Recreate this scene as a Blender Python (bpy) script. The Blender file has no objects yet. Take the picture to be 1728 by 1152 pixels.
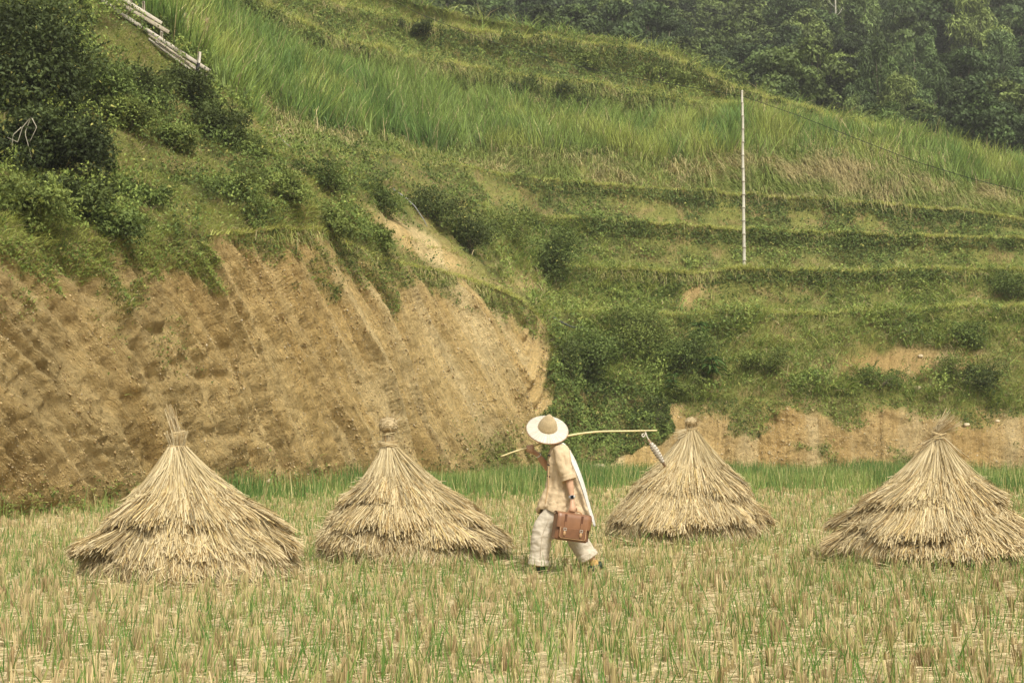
import bpy, math
import numpy as np

# ------------------------------------------------------------------ camera, sky, sun, exposure
S = bpy.context.scene
COL = S.collection
F = 2400.0                      # focal length in pixels of the 1728 px wide photograph
CX, CY = 864.0, 576.0
CAMH = 1.45
PITCH = math.atan((742 - CY) / F)
cam_d = bpy.data.cameras.new('camera')
cam = bpy.data.objects.new('camera', cam_d)
COL.objects.link(cam)
cam_d.sensor_width = 36.0
cam_d.lens = 36.0 * F / 1728.0
cam_d.clip_end = 3000
cam_d.clip_start = 0.1
cam.location = (0, 0, CAMH)
cam.rotation_euler = (math.pi / 2 + PITCH, 0, 0)
S.camera = cam

SUN_EL, SUN_AZ = 50.0, 158.0    # azimuth clockwise from +Y (away from the camera)
world = bpy.data.worlds.new('World')
S.world = world
world.use_nodes = True
wn = world.node_tree
bg = wn.nodes['Background']
sky = wn.nodes.new('ShaderNodeTexSky')
sky.sky_type = 'NISHITA'
sky.sun_disc = False
sky.sun_elevation = math.radians(SUN_EL)
sky.sun_rotation = math.radians(SUN_AZ)
sky.dust_density = 5.0
hs = wn.nodes.new('ShaderNodeHueSaturation')      # cloud cover takes most of the blue out
hs.inputs['Saturation'].default_value = 0.10
wn.links.new(sky.outputs[0], hs.inputs['Color'])
wt_ = wn.nodes.new('ShaderNodeMix'); wt_.data_type = 'RGBA'; wt_.blend_type = 'MULTIPLY'; wt_.inputs[0].default_value = 1
wt_.inputs[7].default_value = (1.0, .99, .94, 1)      # warm cloud layer
wn.links.new(hs.outputs[0], wt_.inputs[6]); wn.links.new(wt_.outputs[2], bg.inputs[0])
bg.inputs[1].default_value = 0.122
sd = bpy.data.lights.new('sun', 'SUN')
sd.energy = 2.75
sd.angle = math.radians(10)
sd.color = (1.0, 0.95, 0.85)
so = bpy.data.objects.new('sun', sd)
COL.objects.link(so)
a_, e_ = math.radians(SUN_AZ), math.radians(SUN_EL)
so.rotation_euler = (math.pi / 2 - e_, 0, math.pi - a_)
S.view_settings.view_transform = 'Standard'
S.view_settings.look = 'None'
S.view_settings.exposure = 0.60
S.cycles.max_bounces = 5
S.cycles.diffuse_bounces = 3
S.cycles.transmission_bounces = 3
S.cycles.transparent_max_bounces = 4
S.cycles.volume_bounces = 0

# ------------------------------------------------------------------ helpers
RS = np.random.default_rng(11)
U = RS.uniform
PI = math.pi


def norm(v):
    return v / np.maximum(np.linalg.norm(v, axis=-1, keepdims=True), 1e-9)


cp, sp = math.cos(PITCH), math.sin(PITCH)


def P(px, py, Y):
    """world point at picture position (px, py) whose distance along +Y is Y"""
    px, py, Y = np.broadcast_arrays(np.asarray(px, float), np.asarray(py, float), np.asarray(Y, float))
    x = (px - CX) / F
    y = -(py - CY) / F
    dy = cp - y * sp
    dz = sp + y * cp
    return np.stack([x / dy * Y, Y, CAMH + dz / dy * Y], -1)


def proj(p):
    x = p[..., 0]; y = p[..., 1]; z = p[..., 2] - CAMH
    f = y * cp + z * sp
    u = -y * sp + z * cp
    return CX + F * x / f, CY - F * u / f


def gdist(py):
    return CAMH / math.tan(math.atan((py - CY) / F) - PITCH)


def ground(px, py):
    return P(px, py, gdist(py))


def _h(ix, iy, iz, s):
    n = (ix * 374761393 + iy * 668265263 + iz * 2147483647 + s * 974634777) & 0xffffffff
    n = ((n ^ (n >> 13)) * 1274126177) & 0xffffffff
    n = (n ^ (n >> 16)) & 0xffffffff
    return n / 4294967295.0


def vn(x, y, z=0.0, s=0):
    x, y, z = np.broadcast_arrays(np.asarray(x, float), np.asarray(y, float), np.asarray(z, float))
    ix, iy, iz = np.floor(x).astype(np.int64), np.floor(y).astype(np.int64), np.floor(z).astype(np.int64)
    fx, fy, fz = x - ix, y - iy, z - iz
    fx, fy, fz = [f * f * (3 - 2 * f) for f in (fx, fy, fz)]
    r = 0
    for a in (0, 1):
        wa = fx if a else 1 - fx
        for b in (0, 1):
            wb = fy if b else 1 - fy
            for c in (0, 1):
                wc = fz if c else 1 - fz
                r = r + wa * wb * wc * _h(ix + a, iy + b, iz + c, s)
    return r


def fbm(x, y, z=0.0, s=0, o=4):
    r, a, t = 0, 1.0, 0
    x = np.asarray(x, float); y = np.asarray(y, float); z = np.asarray(z, float)
    for i in range(o):
        r = r + a * vn(x, y, z, s + i * 17)
        t += a; a *= 0.5; x = x * 2.03; y = y * 2.03; z = z * 2.03
    return r / t


def sstep(a, b, x):
    t = np.clip((x - a) / (b - a), 0, 1)
    return t * t * (3 - 2 * t)


def link(o, parent=None):
    COL.objects.link(o)
    if parent is not None:
        o.parent = parent
    return o


def tag(o, label=None, cat=None, group=None, kind=None):
    if label: o['label'] = label
    if cat: o['category'] = cat
    if group: o['group'] = group
    if kind: o['kind'] = kind
    return o


def mesh(name, V, Fc, mat, parent=None, tint=None, smooth=True):
    """V (N,3); Fc (M,3|4) array or list of index lists"""
    V = np.asarray(V, np.float32).reshape(-1, 3)
    m = bpy.data.meshes.new(name)
    if isinstance(Fc, np.ndarray):
        k = Fc.shape[1]
        m.vertices.add(len(V)); m.vertices.foreach_set('co', V.ravel())
        m.loops.add(Fc.size); m.loops.foreach_set('vertex_index', Fc.ravel().astype(np.int32))
        m.polygons.add(len(Fc))
        m.polygons.foreach_set('loop_start', np.arange(0, Fc.size, k, dtype=np.int32))
        m.update(calc_edges=True)
    else:
        m.from_pydata(V.tolist(), [], Fc)
    if tint is not None:
        at = m.color_attributes.new('tint', 'FLOAT_COLOR', 'POINT')
        c = np.ones((len(V), 4), np.float32); c[:, :3] = tint
        at.data.foreach_set('color', c.ravel())
    if smooth:
        m.polygons.foreach_set('use_smooth', np.ones(len(m.polygons), bool))
    m.materials.append(mat)
    return link(bpy.data.objects.new(name, m), parent)


def empty(name, loc=(0, 0, 0), rz=0.0):
    o = bpy.data.objects.new(name, None)
    o.empty_display_size = 0.2
    o.location = loc; o.rotation_euler = (0, 0, rz)
    return link(o)


class Bag:
    """collects quads with a colour"""
    def __init__(s): s.V, s.F, s.C, s.n = [], [], [], 0

    def add(s, V, Fc, C):
        s.V.append(V); s.F.append(Fc + s.n); s.C.append(C); s.n += len(V)

    def build(s, name, mat, parent=None, smooth=True):
        if not s.V: return None
        return mesh(name, np.concatenate(s.V), np.concatenate(s.F), mat, parent, np.concatenate(s.C), smooth)


def ribbons(bag, base, d0, L, W, bend, segs, colr, tipw=0.15, side=None, tipcol=None):
    """N curved blades: base + d0*L*t + bend*L*t^2"""
    N = len(base)
    if N == 0: return
    L = np.broadcast_to(L, (N,)); W = np.broadcast_to(W, (N,))
    if side is None:
        r = RS.normal(size=(N, 3)); side = norm(np.cross(d0, r))
    t = np.linspace(0, 1, segs + 1)
    pos = base[:, None] + d0[:, None] * (L[:, None] * t)[..., None] + bend[:, None] * (L[:, None] * t ** 2)[..., None]
    w = W[:, None] * (1 - (1 - tipw) * t ** 1.6)[None]
    A = pos + side[:, None] * w[..., None] / 2
    B = pos - side[:, None] * w[..., None] / 2
    V = np.stack([A, B], 2).reshape(-1, 3)
    i = (np.arange(N)[:, None] * (segs + 1) + np.arange(segs)[None]).ravel() * 2
    Fc = np.stack([i, i + 1, i + 3, i + 2], -1)
    if tipcol is None:
        C = np.repeat(colr, (segs + 1) * 2, axis=0)
    else:
        tt = t[None, :, None]
        C = colr[:, None] * (1 - tt) + tipcol[:, None] * tt
        C = np.repeat(C.reshape(-1, 3), 2, axis=0)
    bag.add(V, Fc, C)


def leaves(bag, c, a, n, l, w, colr):
    N = len(c)
    if N == 0: return
    a = norm(a); b = norm(np.cross(n, a)); nn = np.cross(a, b)
    l = np.broadcast_to(l, (N,))[:, None]; w = np.broadcast_to(w, (N,))[:, None]
    V = np.stack([c - a * l / 2, c + b * w / 2 + nn * w * .15 - a * l * .08, c + a * l / 2, c - b * w / 2 + nn * w * .15 - a * l * .08], 1).reshape(-1, 3)
    i = np.arange(N) * 4
    bag.add(V, np.stack([i, i + 1, i + 2, i + 3], -1), np.repeat(colr, 4, axis=0))


def tube_arrays(pts, rad, n=12, ratio=None, up=(0, 1, 0), cap=True):
    """closed tube along pts; rad scalar/array, ratio = radius across 'up' relative to rad"""
    pts = np.asarray(pts, float); m = len(pts)
    rad = np.broadcast_to(np.asarray(rad, float), (m,))
    ratio = np.ones(m) if ratio is None else np.broadcast_to(np.asarray(ratio, float), (m,))
    T = norm(np.gradient(pts, axis=0))
    up = np.asarray(up, float)
    B = up[None] - T * (T @ up)[:, None]
    bad = np.linalg.norm(B, axis=1) < .05
    B[bad] = np.cross(T[bad], (1, 0.3, 0.2)); B = norm(B)
    N_ = np.cross(B, T)
    th = np.linspace(0, 2 * PI, n, endpoint=False)
    ring = (N_[:, None] * (np.cos(th)[None, :, None] * rad[:, None, None]) + B[:, None] * (np.sin(th)[None, :, None] * (rad * ratio)[:, None, None]))
    V = (pts[:, None] + ring).reshape(-1, 3)
    Fc = []
    for i in range(m - 1):
        for j in range(n):
            k = (j + 1) % n
            Fc.append([i * n + j, i * n + k, (i + 1) * n + k, (i + 1) * n + j])
    if cap:
        V = np.vstack([V, pts[:1], pts[-1:]])
        for j in range(n):
            k = (j + 1) % n
            Fc.append([m * n, k, j]); Fc.append([m * n + 1, (m - 1) * n + j, (m - 1) * n + k])
    return V, Fc


def join(parts):
    V, Fc, o = [], [], 0
    for v, f in parts:
        V.append(v); Fc += [[i + o for i in q] for q in f]; o += len(v)
    return np.vstack(V), Fc


def box_arrays(c, s, R=None, bev=0.0):
    """bevelled box, c centre, s full sizes, R 3x3 rotation"""
    h = np.asarray(s, float) / 2
    b = min(bev, h.min() * .9)
    V = []
    for sx in (-1, 1):
        for sy in (-1, 1):
            for sz in (-1, 1):
                g = np.array([sx, sy, sz])
                for ax in range(3):
                    q = h - b; q = q.copy(); q[ax] = h[ax]
                    V.append(g * q)
    V = np.array(V)
    import itertools
    hull = V
    Fc = []
    idx = lambda g, ax: ((((g[0] + 1) // 2) * 2 + (g[1] + 1) // 2) * 2 + (g[2] + 1) // 2) * 3 + ax
    for ax in range(3):
        a1, a2 = (ax + 1) % 3, (ax + 2) % 3
        for sgn in (-1, 1):
            q = []
            for u, v in ((-1, -1), (1, -1), (1, 1), (-1, 1)):
                g = [0, 0, 0]; g[ax] = sgn; g[a1] = u; g[a2] = v; q.append(idx(g, ax))
            Fc.append(q if sgn > 0 else q[::-1])
    for ax in range(3):
        a1, a2 = (ax + 1) % 3, (ax + 2) % 3
        for u in (-1, 1):
            for v in (-1, 1):
                g0 = [0, 0, 0]; g0[ax] = -1; g0[a1] = u; g0[a2] = v
                g1 = list(g0); g1[ax] = 1
                q = [idx(g0, a1), idx(g1, a1), idx(g1, a2), idx(g0, a2)]
                Fc.append(q)
    for g in itertools.product((-1, 1), repeat=3):
        Fc.append([idx(g, 0), idx(g, 1), idx(g, 2)])
    if R is not None: V = V @ np.asarray(R).T
    return V + np.asarray(c), Fc


def remesh(o, vox, smooth_it=4, fac=0.5, disp=None):
    m = o.modifiers.new('r', 'REMESH'); m.mode = 'VOXEL'; m.voxel_size = vox; m.use_smooth_shade = True
    if smooth_it:
        s = o.modifiers.new('s', 'SMOOTH'); s.iterations = smooth_it; s.factor = fac
    dg = bpy.context.evaluated_depsgraph_get()
    nm = bpy.data.meshes.new_from_object(o.evaluated_get(dg))
    mats = [x for x in o.data.materials]
    o.modifiers.clear(); old = o.data; o.data = nm
    nm.materials.clear()
    for x in mats: nm.materials.append(x)
    bpy.data.meshes.remove(old)
    if disp is not None:
        k = len(nm.vertices)
        co = np.empty(k * 3, np.float32); nm.vertices.foreach_get('co', co); co = co.reshape(-1, 3)
        no = np.empty(k * 3, np.float32); nm.vertex_normals.foreach_get('vector', no); no = no.reshape(-1, 3)
        co = co + no * disp(co)[:, None]
        nm.vertices.foreach_set('co', co.astype(np.float32).ravel()); nm.update()
    nm.polygons.foreach_set('use_smooth', np.ones(len(nm.polygons), bool))
    return o


# ------------------------------------------------------------------ materials
def new_mat(name):
    m = bpy.data.materials.new(name); m.use_nodes = True
    nt = m.node_tree
    return m, nt, nt.nodes['Principled BSDF'], nt.nodes['Material Output']


def tex_noise(nt, scale, detail=5, rough=.6, coord='Object', mapping=None):
    tc = nt.nodes.new('ShaderNodeTexCoord')
    n = nt.nodes.new('ShaderNodeTexNoise'); n.inputs['Scale'].default_value = scale
    n.inputs['Detail'].default_value = detail; n.inputs['Roughness'].default_value = rough
    if mapping:
        mp = nt.nodes.new('ShaderNodeMapping'); mp.inputs['Scale'].default_value = mapping
        nt.links.new(tc.outputs[coord], mp.inputs[0]); nt.links.new(mp.outputs[0], n.inputs['Vector'])
    else:
        nt.links.new(tc.outputs[coord], n.inputs['Vector'])
    return n


def ramp(nt, src, stops):
    r = nt.nodes.new('ShaderNodeValToRGB')
    while len(r.color_ramp.elements) < len(stops): r.color_ramp.elements.new(.5)
    for e, (p, c) in zip(r.color_ramp.elements, stops):
        e.position = p; e.color = (*c, 1) if len(c) == 3 else c
    nt.links.new(src, r.inputs[0]); return r


def mul(nt, a, b, fac=1.0, mode='MULTIPLY'):
    x = nt.nodes.new('ShaderNodeMix'); x.data_type = 'RGBA'; x.blend_type = mode; x.inputs[0].default_value = fac
    nt.links.new(a, x.inputs[6]); nt.links.new(b, x.inputs[7]); return x.outputs[2]


def bump(nt, bsdf, src, strength=.5, dist=.02):
    b = nt.nodes.new('ShaderNodeBump'); b.inputs['Strength'].default_value = strength; b.inputs['Distance'].default_value = dist
    nt.links.new(src, b.inputs['Height']); nt.links.new(b.outputs[0], bsdf.inputs['Normal']); return b


def mat_tint(name, rough=.6, transl=.25, spec=.3, nscale=None, gain=1.0):
    m, nt, b, out = new_mat(name)
    at = nt.nodes.new('ShaderNodeAttribute'); at.attribute_name = 'tint'
    c = at.outputs['Color']
    if nscale:
        n = tex_noise(nt, nscale, 3)
        r = ramp(nt, n.outputs[0], [(.3, (.7, .7, .7)), (.7, (1.2, 1.2, 1.2))])
        c = mul(nt, c, r.outputs[0])
    nt.links.new(c, b.inputs['Base Color'])
    b.inputs['Roughness'].default_value = rough
    b.inputs['Specular IOR Level'].default_value = spec
    if transl:
        t = nt.nodes.new('ShaderNodeBsdfTranslucent'); nt.links.new(c, t.inputs[0])
        mx = nt.nodes.new('ShaderNodeMixShader'); mx.inputs[0].default_value = transl
        nt.links.new(b.outputs[0], mx.inputs[1]); nt.links.new(t.outputs[0], mx.inputs[2])
        nt.links.new(mx.outputs[0], out.inputs[0])
    return m


def mat_plain(name, col, rough=.7, nscale=None, var=.25, bumps=None, spec=.3, mapping=None, metal=0.0):
    m, nt, b, out = new_mat(name)
    b.inputs['Roughness'].default_value = rough
    b.inputs['Specular IOR Level'].default_value = spec
    b.inputs['Metallic'].default_value = metal
    if nscale:
        n = tex_noise(nt, nscale, 5, mapping=mapping)
        c = np.array(col)
        r = ramp(nt, n.outputs[0], [(.3, tuple(c * (1 - var))), (.7, tuple(np.minimum(c * (1 + var), 1)))])
        nt.links.new(r.outputs[0], b.inputs['Base Color'])
        if bumps: bump(nt, b, n.outputs[0], bumps[0], bumps[1])
    else:
        b.inputs['Base Color'].default_value = (*col, 1)
    return m


M_leaf = mat_tint('leaf', .65, .25, .18)
M_grass = mat_tint('grass_blade', .55, .25, .3)
M_straw = mat_tint('straw', .7, .12, .25)
M_far = mat_tint('tree_foliage', .6, .2, .2)
M_bark = mat_plain('bark', (.16, .13, .09), .9, 8, .4, (.6, .05))
M_palebark = mat_plain('pale_bark', (.38, .36, .28), .9, 3, .3)


def mat_terrain():
    m, nt, b, out = new_mat('soil')
    at = nt.nodes.new('ShaderNodeAttribute'); at.attribute_name = 'tint'
    n1 = tex_noise(nt, 1.1, 8, .7)
    r1 = ramp(nt, n1.outputs[0], [(.25, (.90, .89, .86)), (.5, (1, 1, 1)), (.78, (1.10, 1.09, 1.07))])
    n2 = tex_noise(nt, 9, 6, .75)
    r2 = ramp(nt, n2.outputs[0], [(.28, (.70, .68, .64)), (.5, (1, 1, 1)), (.72, (1.25, 1.22, 1.18))])
    c = mul(nt, mul(nt, at.outputs['Color'], r1.outputs[0]), r2.outputs[0])
    vo = nt.nodes.new('ShaderNodeTexVoronoi'); vo.inputs['Scale'].default_value = 7
    tc = nt.nodes.new('ShaderNodeTexCoord'); nt.links.new(tc.outputs['Object'], vo.inputs['Vector'])
    nt.links.new(c, b.inputs['Base Color'])
    b.inputs['Roughness'].default_value = .95
    b.inputs['Specular IOR Level'].default_value = .1
    fl = nt.nodes.new('ShaderNodeAttribute'); fl.attribute_name = 'flow'
    nf = nt.nodes.new('ShaderNodeTexNoise'); nf.inputs['Scale'].default_value = 5.5; nf.inputs['Detail'].default_value = 8; nf.inputs['Roughness'].default_value = .72
    nt.links.new(fl.outputs['Vector'], nf.inputs['Vector']); nf.inputs['Scale'].default_value = 4.5
    rf = ramp(nt, nf.outputs[0], [(.32, (.80, .77, .70)), (.5, (1, 1, 1)), (.66, (1.16, 1.14, 1.1))])
    nt.links.new(mul(nt, c, rf.outputs[0]), b.inputs['Base Color'])
    n3 = tex_noise(nt, 6, 10, .8)
    ad = nt.nodes.new('ShaderNodeMath'); ad.operation = 'ADD'
    nt.links.new(n3.outputs[0], ad.inputs[0])
    ms = nt.nodes.new('ShaderNodeMath'); ms.operation = 'MULTIPLY'; ms.inputs[1].default_value = 1.6
    nt.links.new(nf.outputs[0], ms.inputs[0]); nt.links.new(ms.outputs[0], ad.inputs[1])
    bump(nt, b, ad.outputs[0], 1.0, .22)
    return m


M_soil = mat_terrain()

# ------------------------------------------------------------------ terrain: one hillside rising from the field
xs = [-260, 0, 100, 200, 350, 420, 480, 560, 640, 700, 800, 880, 915, 960, 1050, 1130, 1250, 1400, 1500, 1600, 1728, 1990]
KY = dict(
    K0=[900, 878, 870, 862, 845, 838, 832, 825, 820, 815, 810, 806, 805, 804, 803, 802, 802, 802, 802, 802, 802, 802],
    K1=[410, 405, 412, 408, 398, 388, 382, 395, 432, 445, 478, 505, 540, 610, 660, 680, 672, 668, 672, 685, 690, 690],
    K2=[385, 380, 378, 372, 362, 345, 345, 358, 388, 408, 455, 492, 518, 528, 530, 528, 525, 525, 523, 520, 518, 515],
    K3=[330, 320, 310, 300, 300, 300, 300, 315, 338, 355, 392, 425, 440, 448, 452, 455, 455, 455, 455, 455, 455, 455],
    K4=[200, 180, 170, 165, 235, 262, 272, 285, 305, 322, 345, 358, 365, 368, 372, 378, 385, 392, 397, 400, 402, 408],
    K5=[-250, -120, -60, 10, 125, 185, 238, 252, 265, 275, 288, 298, 302, 307, 315, 319, 325, 338, 345, 352, 368, 395],
    K6=[-270, -150, -90, -20, 95, 150, 185, 212, 228, 236, 245, 250, 252, 254, 256, 258, 258, 268, 282, 300, 325, 350],
    K7=[-330, -230, -180, -110, 10, 50, 85, 112, 135, 150, 172, 190, 198, 205, 210, 204, 196, 212, 230, 253, 286, 338],
    K8=[-360, -270, -230, -170, -60, -10, 25, 58, 85, 98, 116, 128, 132, 142, 158, 168, 176, 198, 222, 247, 281, 334],
    K9=[-420, -340, -300, -240, -150, -110, -80, -45, -10, 6, 30, 42, 46, 56, 72, 88, 148, 190, 215, 241, 276, 330])
k0d = [CAMH / math.tan(math.atan((y - CY) / F) - PITCH) for y in KY['K0']]
KD = dict(
    K0=k0d,
    K1=[a + b for a, b in zip(k0d, [2.6, 2.6, 2.7, 2.8, 2.9, 3, 3, 3, 3, 3, 3, 2.8, 2.8, 2.8, 2.6, 2.4, 2.4, 2.4, 2.4, 2.4, 2.4, 2.4])],
    K2=[26.5, 29, 31, 33.5, 38, 40, 42.5, 46, 49.5, 52.2, 56, 59.5, 60.8, 62.5, 63.5, 64, 64, 64, 64, 64, 64, 64],
    K3=[30, 32.5, 34.5, 37, 41.5, 43.5, 45.5, 49, 53, 56, 60, 63.5, 65.5, 67, 68, 68.5, 69, 69, 69, 69, 69, 69],
    K4=[36, 38, 40, 43, 46, 47, 48.5, 51.5, 56, 59.5, 65, 69, 70.5, 71.5, 72.5, 73, 74, 74, 74, 74, 74, 74],
    K5=[43, 45, 47, 49, 51, 52, 52.5, 58, 64, 68, 73, 75.5, 76, 76.5, 77.5, 78, 79, 79, 79, 79, 79, 79],
    K6=[60, 60, 61, 62, 63, 65, 67, 70, 74, 77, 80, 81.5, 82, 82.5, 83.5, 84, 85, 85, 85, 85, 85, 84],
    K7=[75, 75, 75, 76, 77, 79, 81, 83, 85, 87, 89, 90, 90, 91, 92, 92, 92, 92, 92, 91, 91, 90],
    K8=[80, 80, 80, 81, 82, 84, 86, 88, 90, 91, 93, 94, 94, 95, 96, 96, 95, 94, 94, 93, 93, 92],
    K9=[92, 92, 92, 93, 94, 96, 98, 100, 101, 102, 103, 104, 104, 105, 106, 106, 104, 99, 98, 97, 96, 95])
STEP = 2.6
gx = np.arange(-260, 1990 + 1, STEP)
NC = len(gx)


def kcurve(tab, k):
    v = np.interp(gx, xs, tab[k])
    ker = np.hanning(15); ker /= ker.sum()
    return np.convolve(np.pad(v, 7, mode='edge'), ker, mode='valid')


def wig(seed, amp, sc=60.):
    return (fbm(gx / sc, seed * 7.3, 0, seed, 4) - .5) * 2 * amp


rows = []       # list of (NC,3) keys with names and number of rows to next


def lip(k, wamp, seed, wd=0.0):
    y = kcurve(KY, k) + wig(seed, wamp)
    d = kcurve(KD, k) + wig(seed + 40, wd, 90.)
    return P(gx, y, d)


def back(p, dy, dz):
    q = p.copy()
    f = (p[:, 1] + dy) / p[:, 1]
    q[:, 0] *= f; q[:, 1] += dy; q[:, 2] += dz
    return q


isr = sstep(850, 1050, gx)         # 1 on the terraced right part
K0 = lip('K0', 2, 1, .3); K0[:, 2] = -0.03
below = K0.copy(); below[:, 2] = -.6; below[:, 1] -= .4
K1 = lip('K1', 9, 2, .5)
K2 = lip('K2', 8, 3, .4)
K3 = lip('K3', 5, 4, .3); K3r = back(K2, .4 + 2.9 * isr, .05)
K4 = lip('K4', 5, 5, .3); K4r = back(K3, .4 + 3.2 * isr, .05)
K5 = lip('K5', 4, 6, .3)
K5r = back(K4, .4 + 3.0 * sstep(700, 900, gx), .05)
K6 = lip('K6', 6, 7, .5)
K6r = back(K5, 2.5 + 3 * (1 - sstep(400, 600, gx)), -.6 * (1 - sstep(400, 700, gx)) - .1)
K7 = lip('K7', 6, 8, .4)
K8 = lip('K8', 7, 9, .4)
K9 = lip('K9', 7, 10, .6); K9r = back(K8, 3.0, -.2)
off_ = np.interp(gx, [400, 560, 640, 700, 830, 960, 1020, 1990], [55, 48, 38, 34, 24, 12, 8, 5])
K8c = P(gx, kcurve(KY, 'K9') + off_ + wig(19, 5), kcurve(KD, 'K9') - 3.5 + wig(59, .4))
K9r = back(K8c, 2.6, -.1); K8r = back(K8, 3.0, -.2)
K10 = back(K9, 3, -1.5); K11 = back(K9, 14, -9)
segs = [(below, 2), (K0, 180), (K1, 24), (K2, 4), (K3r, 26), (K3, 4), (K4r, 30), (K4, 4), (K5r, 34), (K5, 4), (K6r, 22), (K6, 32), (K7, 20), (K8, 5), (K8r, 26), (K8c, 4), (K9r, 14), (K9, 3), (K10, 4), (K11, 0)]
G, SEG, TT = [], [], []
for i, (p, n) in enumerate(segs[:-1]):
    q = segs[i + 1][0]
    for j in range(n):
        t = j / n
        G.append(p * (1 - t) + q * t); SEG.append(i); TT.append(t)
G.append(segs[-1][0]); SEG.append(len(segs) - 1); TT.append(0)
G = np.array(G); SEG = np.array(SEG); TT = np.array(TT)
NR = len(G)
# base normals
gu = np.gradient(G, axis=1); gv = np.gradient(G, axis=0)
NRM = norm(np.cross(gu, gv)); NRM[NRM[..., 1] > .2] *= 1
flip = (NRM[..., 1] > 0) & (NRM[..., 2] < .3)
NRM[flip] *= -1
NRM = norm(NRM)
X, Y, Z = G[..., 0], G[..., 1], G[..., 2]
segm = SEG[:, None] * np.ones((1, NC)); ttm = TT[:, None] * np.ones((1, NC)); gxm = gx[None] * np.ones((NR, 1))
arc = np.cumsum(np.r_[0, np.linalg.norm(np.diff(K0, axis=0), axis=1)])[None] * np.ones((NR, 1))
bank = (segm == 1)
PX0_, PH0 = proj(G)
edge = sstep(0, .06, ttm) * np.where(bank, 1, 0)
isl = 1 - sstep(880, 940, gxm)
s1 = arc + (1.0 + .3 * (1 - sstep(100, 700, gxm))) * Z * isl
wsh = (fbm(arc * .25, Z * .25, 0, 8, 3) - .5) * 2.2
s1 = s1 + wsh * .35
r1 = fbm(s1 * .55, Z * .14, 0, 3, 3)
r2 = np.abs(fbm(s1 * 1.3, Z * .07, 0, 5, 3) - .5) * 2
r2b = np.abs(fbm(s1 * 3.0, Z * .16, 0, 6, 1) - .5) * 2
lft = 1 - sstep(150, 700, gxm + (PH0 - 600) * -.9)
rgt = sstep(1080, 1150, gxm)
r3 = fbm(s1 * 1.5 + Z * .5, Z * 1.9 - s1 * .5, Y * .2, 9, 5)
r4 = fbm(X * 4, Y * 4, Z * 4, 12, 4)
d = edge * ((r1 - .5) * .55 + ((r2 - .35) * .54 + (r2b - .35) * .40) * (1 - .6 * rgt)  + (r3 - .5) * (.07 + .24 * lft * (1 - rgt) + .55 * rgt) + (r4 - .5) * (.13 + .12 * lft + .16 * rgt))
hol = np.exp(-(((gxm - 262) / 14.) ** 2 + ((PH0 - 562) / 12.) ** 2)) + .7 * np.exp(-(((gxm - 350) / 22.) ** 2 + ((PH0 - 640) / 9.) ** 2)) + .6 * np.exp(-(((gxm - 385) / 20.) ** 2 + ((PH0 - 735) / 9.) ** 2))
d = d - edge * hol * .25
d = (d + edge * .25 * np.sin(ttm * PI)) * (1 - .85 * sstep(.88, 1, ttm) * bank)
gen = np.where(segm > 2, 1.0, np.where(segm == 2, ttm, 0))
ter = sstep(820, 980, gxm) * np.where((segm >= 3) & (segm <= 9), 1, 0)
d = d + gen * ((fbm(X * .35, Y * .35, Z * .35, 31, 4) - .5) * (.9 - .6 * ter) + (fbm(X * 1.6, Y * 1.6, Z * 1.6, 33, 3) - .5) * (.35 - .1 * ter))
# the risers hollow out a little beneath each overhanging lip
for sg_, am in ((4, .22), (6, .2), (8, .2), (12, .8), (14, .7), (16, .5)):
    d = d - np.where(segm == sg_, am * np.sin(np.clip(ttm, 0, 1) ** 1.6 * PI), 0) * sstep(300, 800, gxm + 400 * (sg_ >= 12))
gully = np.exp(-((gxm - 975) / 55.) ** 2) * np.where(segm == 1, sstep(0, .3, ttm), 0) + gully * 0 if False else np.exp(-((gxm - 985) / 50.) ** 2) * sstep(905, 955, gxm) * np.where(segm == 1, sstep(0, .3, ttm), np.where(segm == 2, 1 - ttm, 0))
G0 = G.copy()
G = G + NRM * d[..., None]
G[..., 1] += gully * 1.8
G[0, :, 2] = -.6
PXg, PYg = proj(G)

# masks, all defined on the ground itself
nz = fbm(X * .5, Y * .5, Z * .5, 51, 4)
nz2 = fbm(X * 1.7, Y * 1.7, Z * 1.7, 52, 4)
ivy_left = 914 + 30 * (fbm(PYg / 40., 0, 0, 61, 3) - .5) * 2
ivy_right = 1128 - 110 * sstep(.55, 0, ttm * 1.0) + 30 * (fbm(PYg / 30., 3, 0, 62, 3) - .5)
ivy = bank & (PXg > ivy_left) & (PXg < ivy_right + 10)
IVY = ivy.astype(float)
leftpatch = np.exp(-(((PXg - 190) / 75.) ** 2 + ((PYg - 440 - (PXg - 190) * .9) / 80.) ** 2)) + .8 * np.exp(-(((PXg - 30) / 60.) ** 2 + ((PYg - 440) / 60.) ** 2))
topveg = sstep(.80, .96, ttm + (nz2 - .5) * .45 + (nz - .5) * .5 + .05 * (1 - sstep(250, 420, gxm)))
rightpatch = (sstep(.50, .60, nz) * .9 * sstep(.42, .55, nz2) + sstep(.58, .9, ttm + (nz - .5) * .9)) * sstep(1120, 1180, PXg)
fill = 1 - sstep(0, .14, ttm + (nz2 - .5) * .1)
footgreen = fill * .6
midfoot = .9 * np.exp(-(((PXg - 850) / 60.) ** 2 + ((PYg - 775) / 45.) ** 2)) * sstep(.4, .6, nz2 + .1)
vegbank = np.clip(np.where(PXg < 905, np.maximum.reduce([leftpatch * sstep(.42, .6, nz2), topveg, footgreen * .5, midfoot]), np.maximum(rightpatch, footgreen)), 0, 1)
vegbank = np.where(ivy, 1, vegbank)
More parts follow.
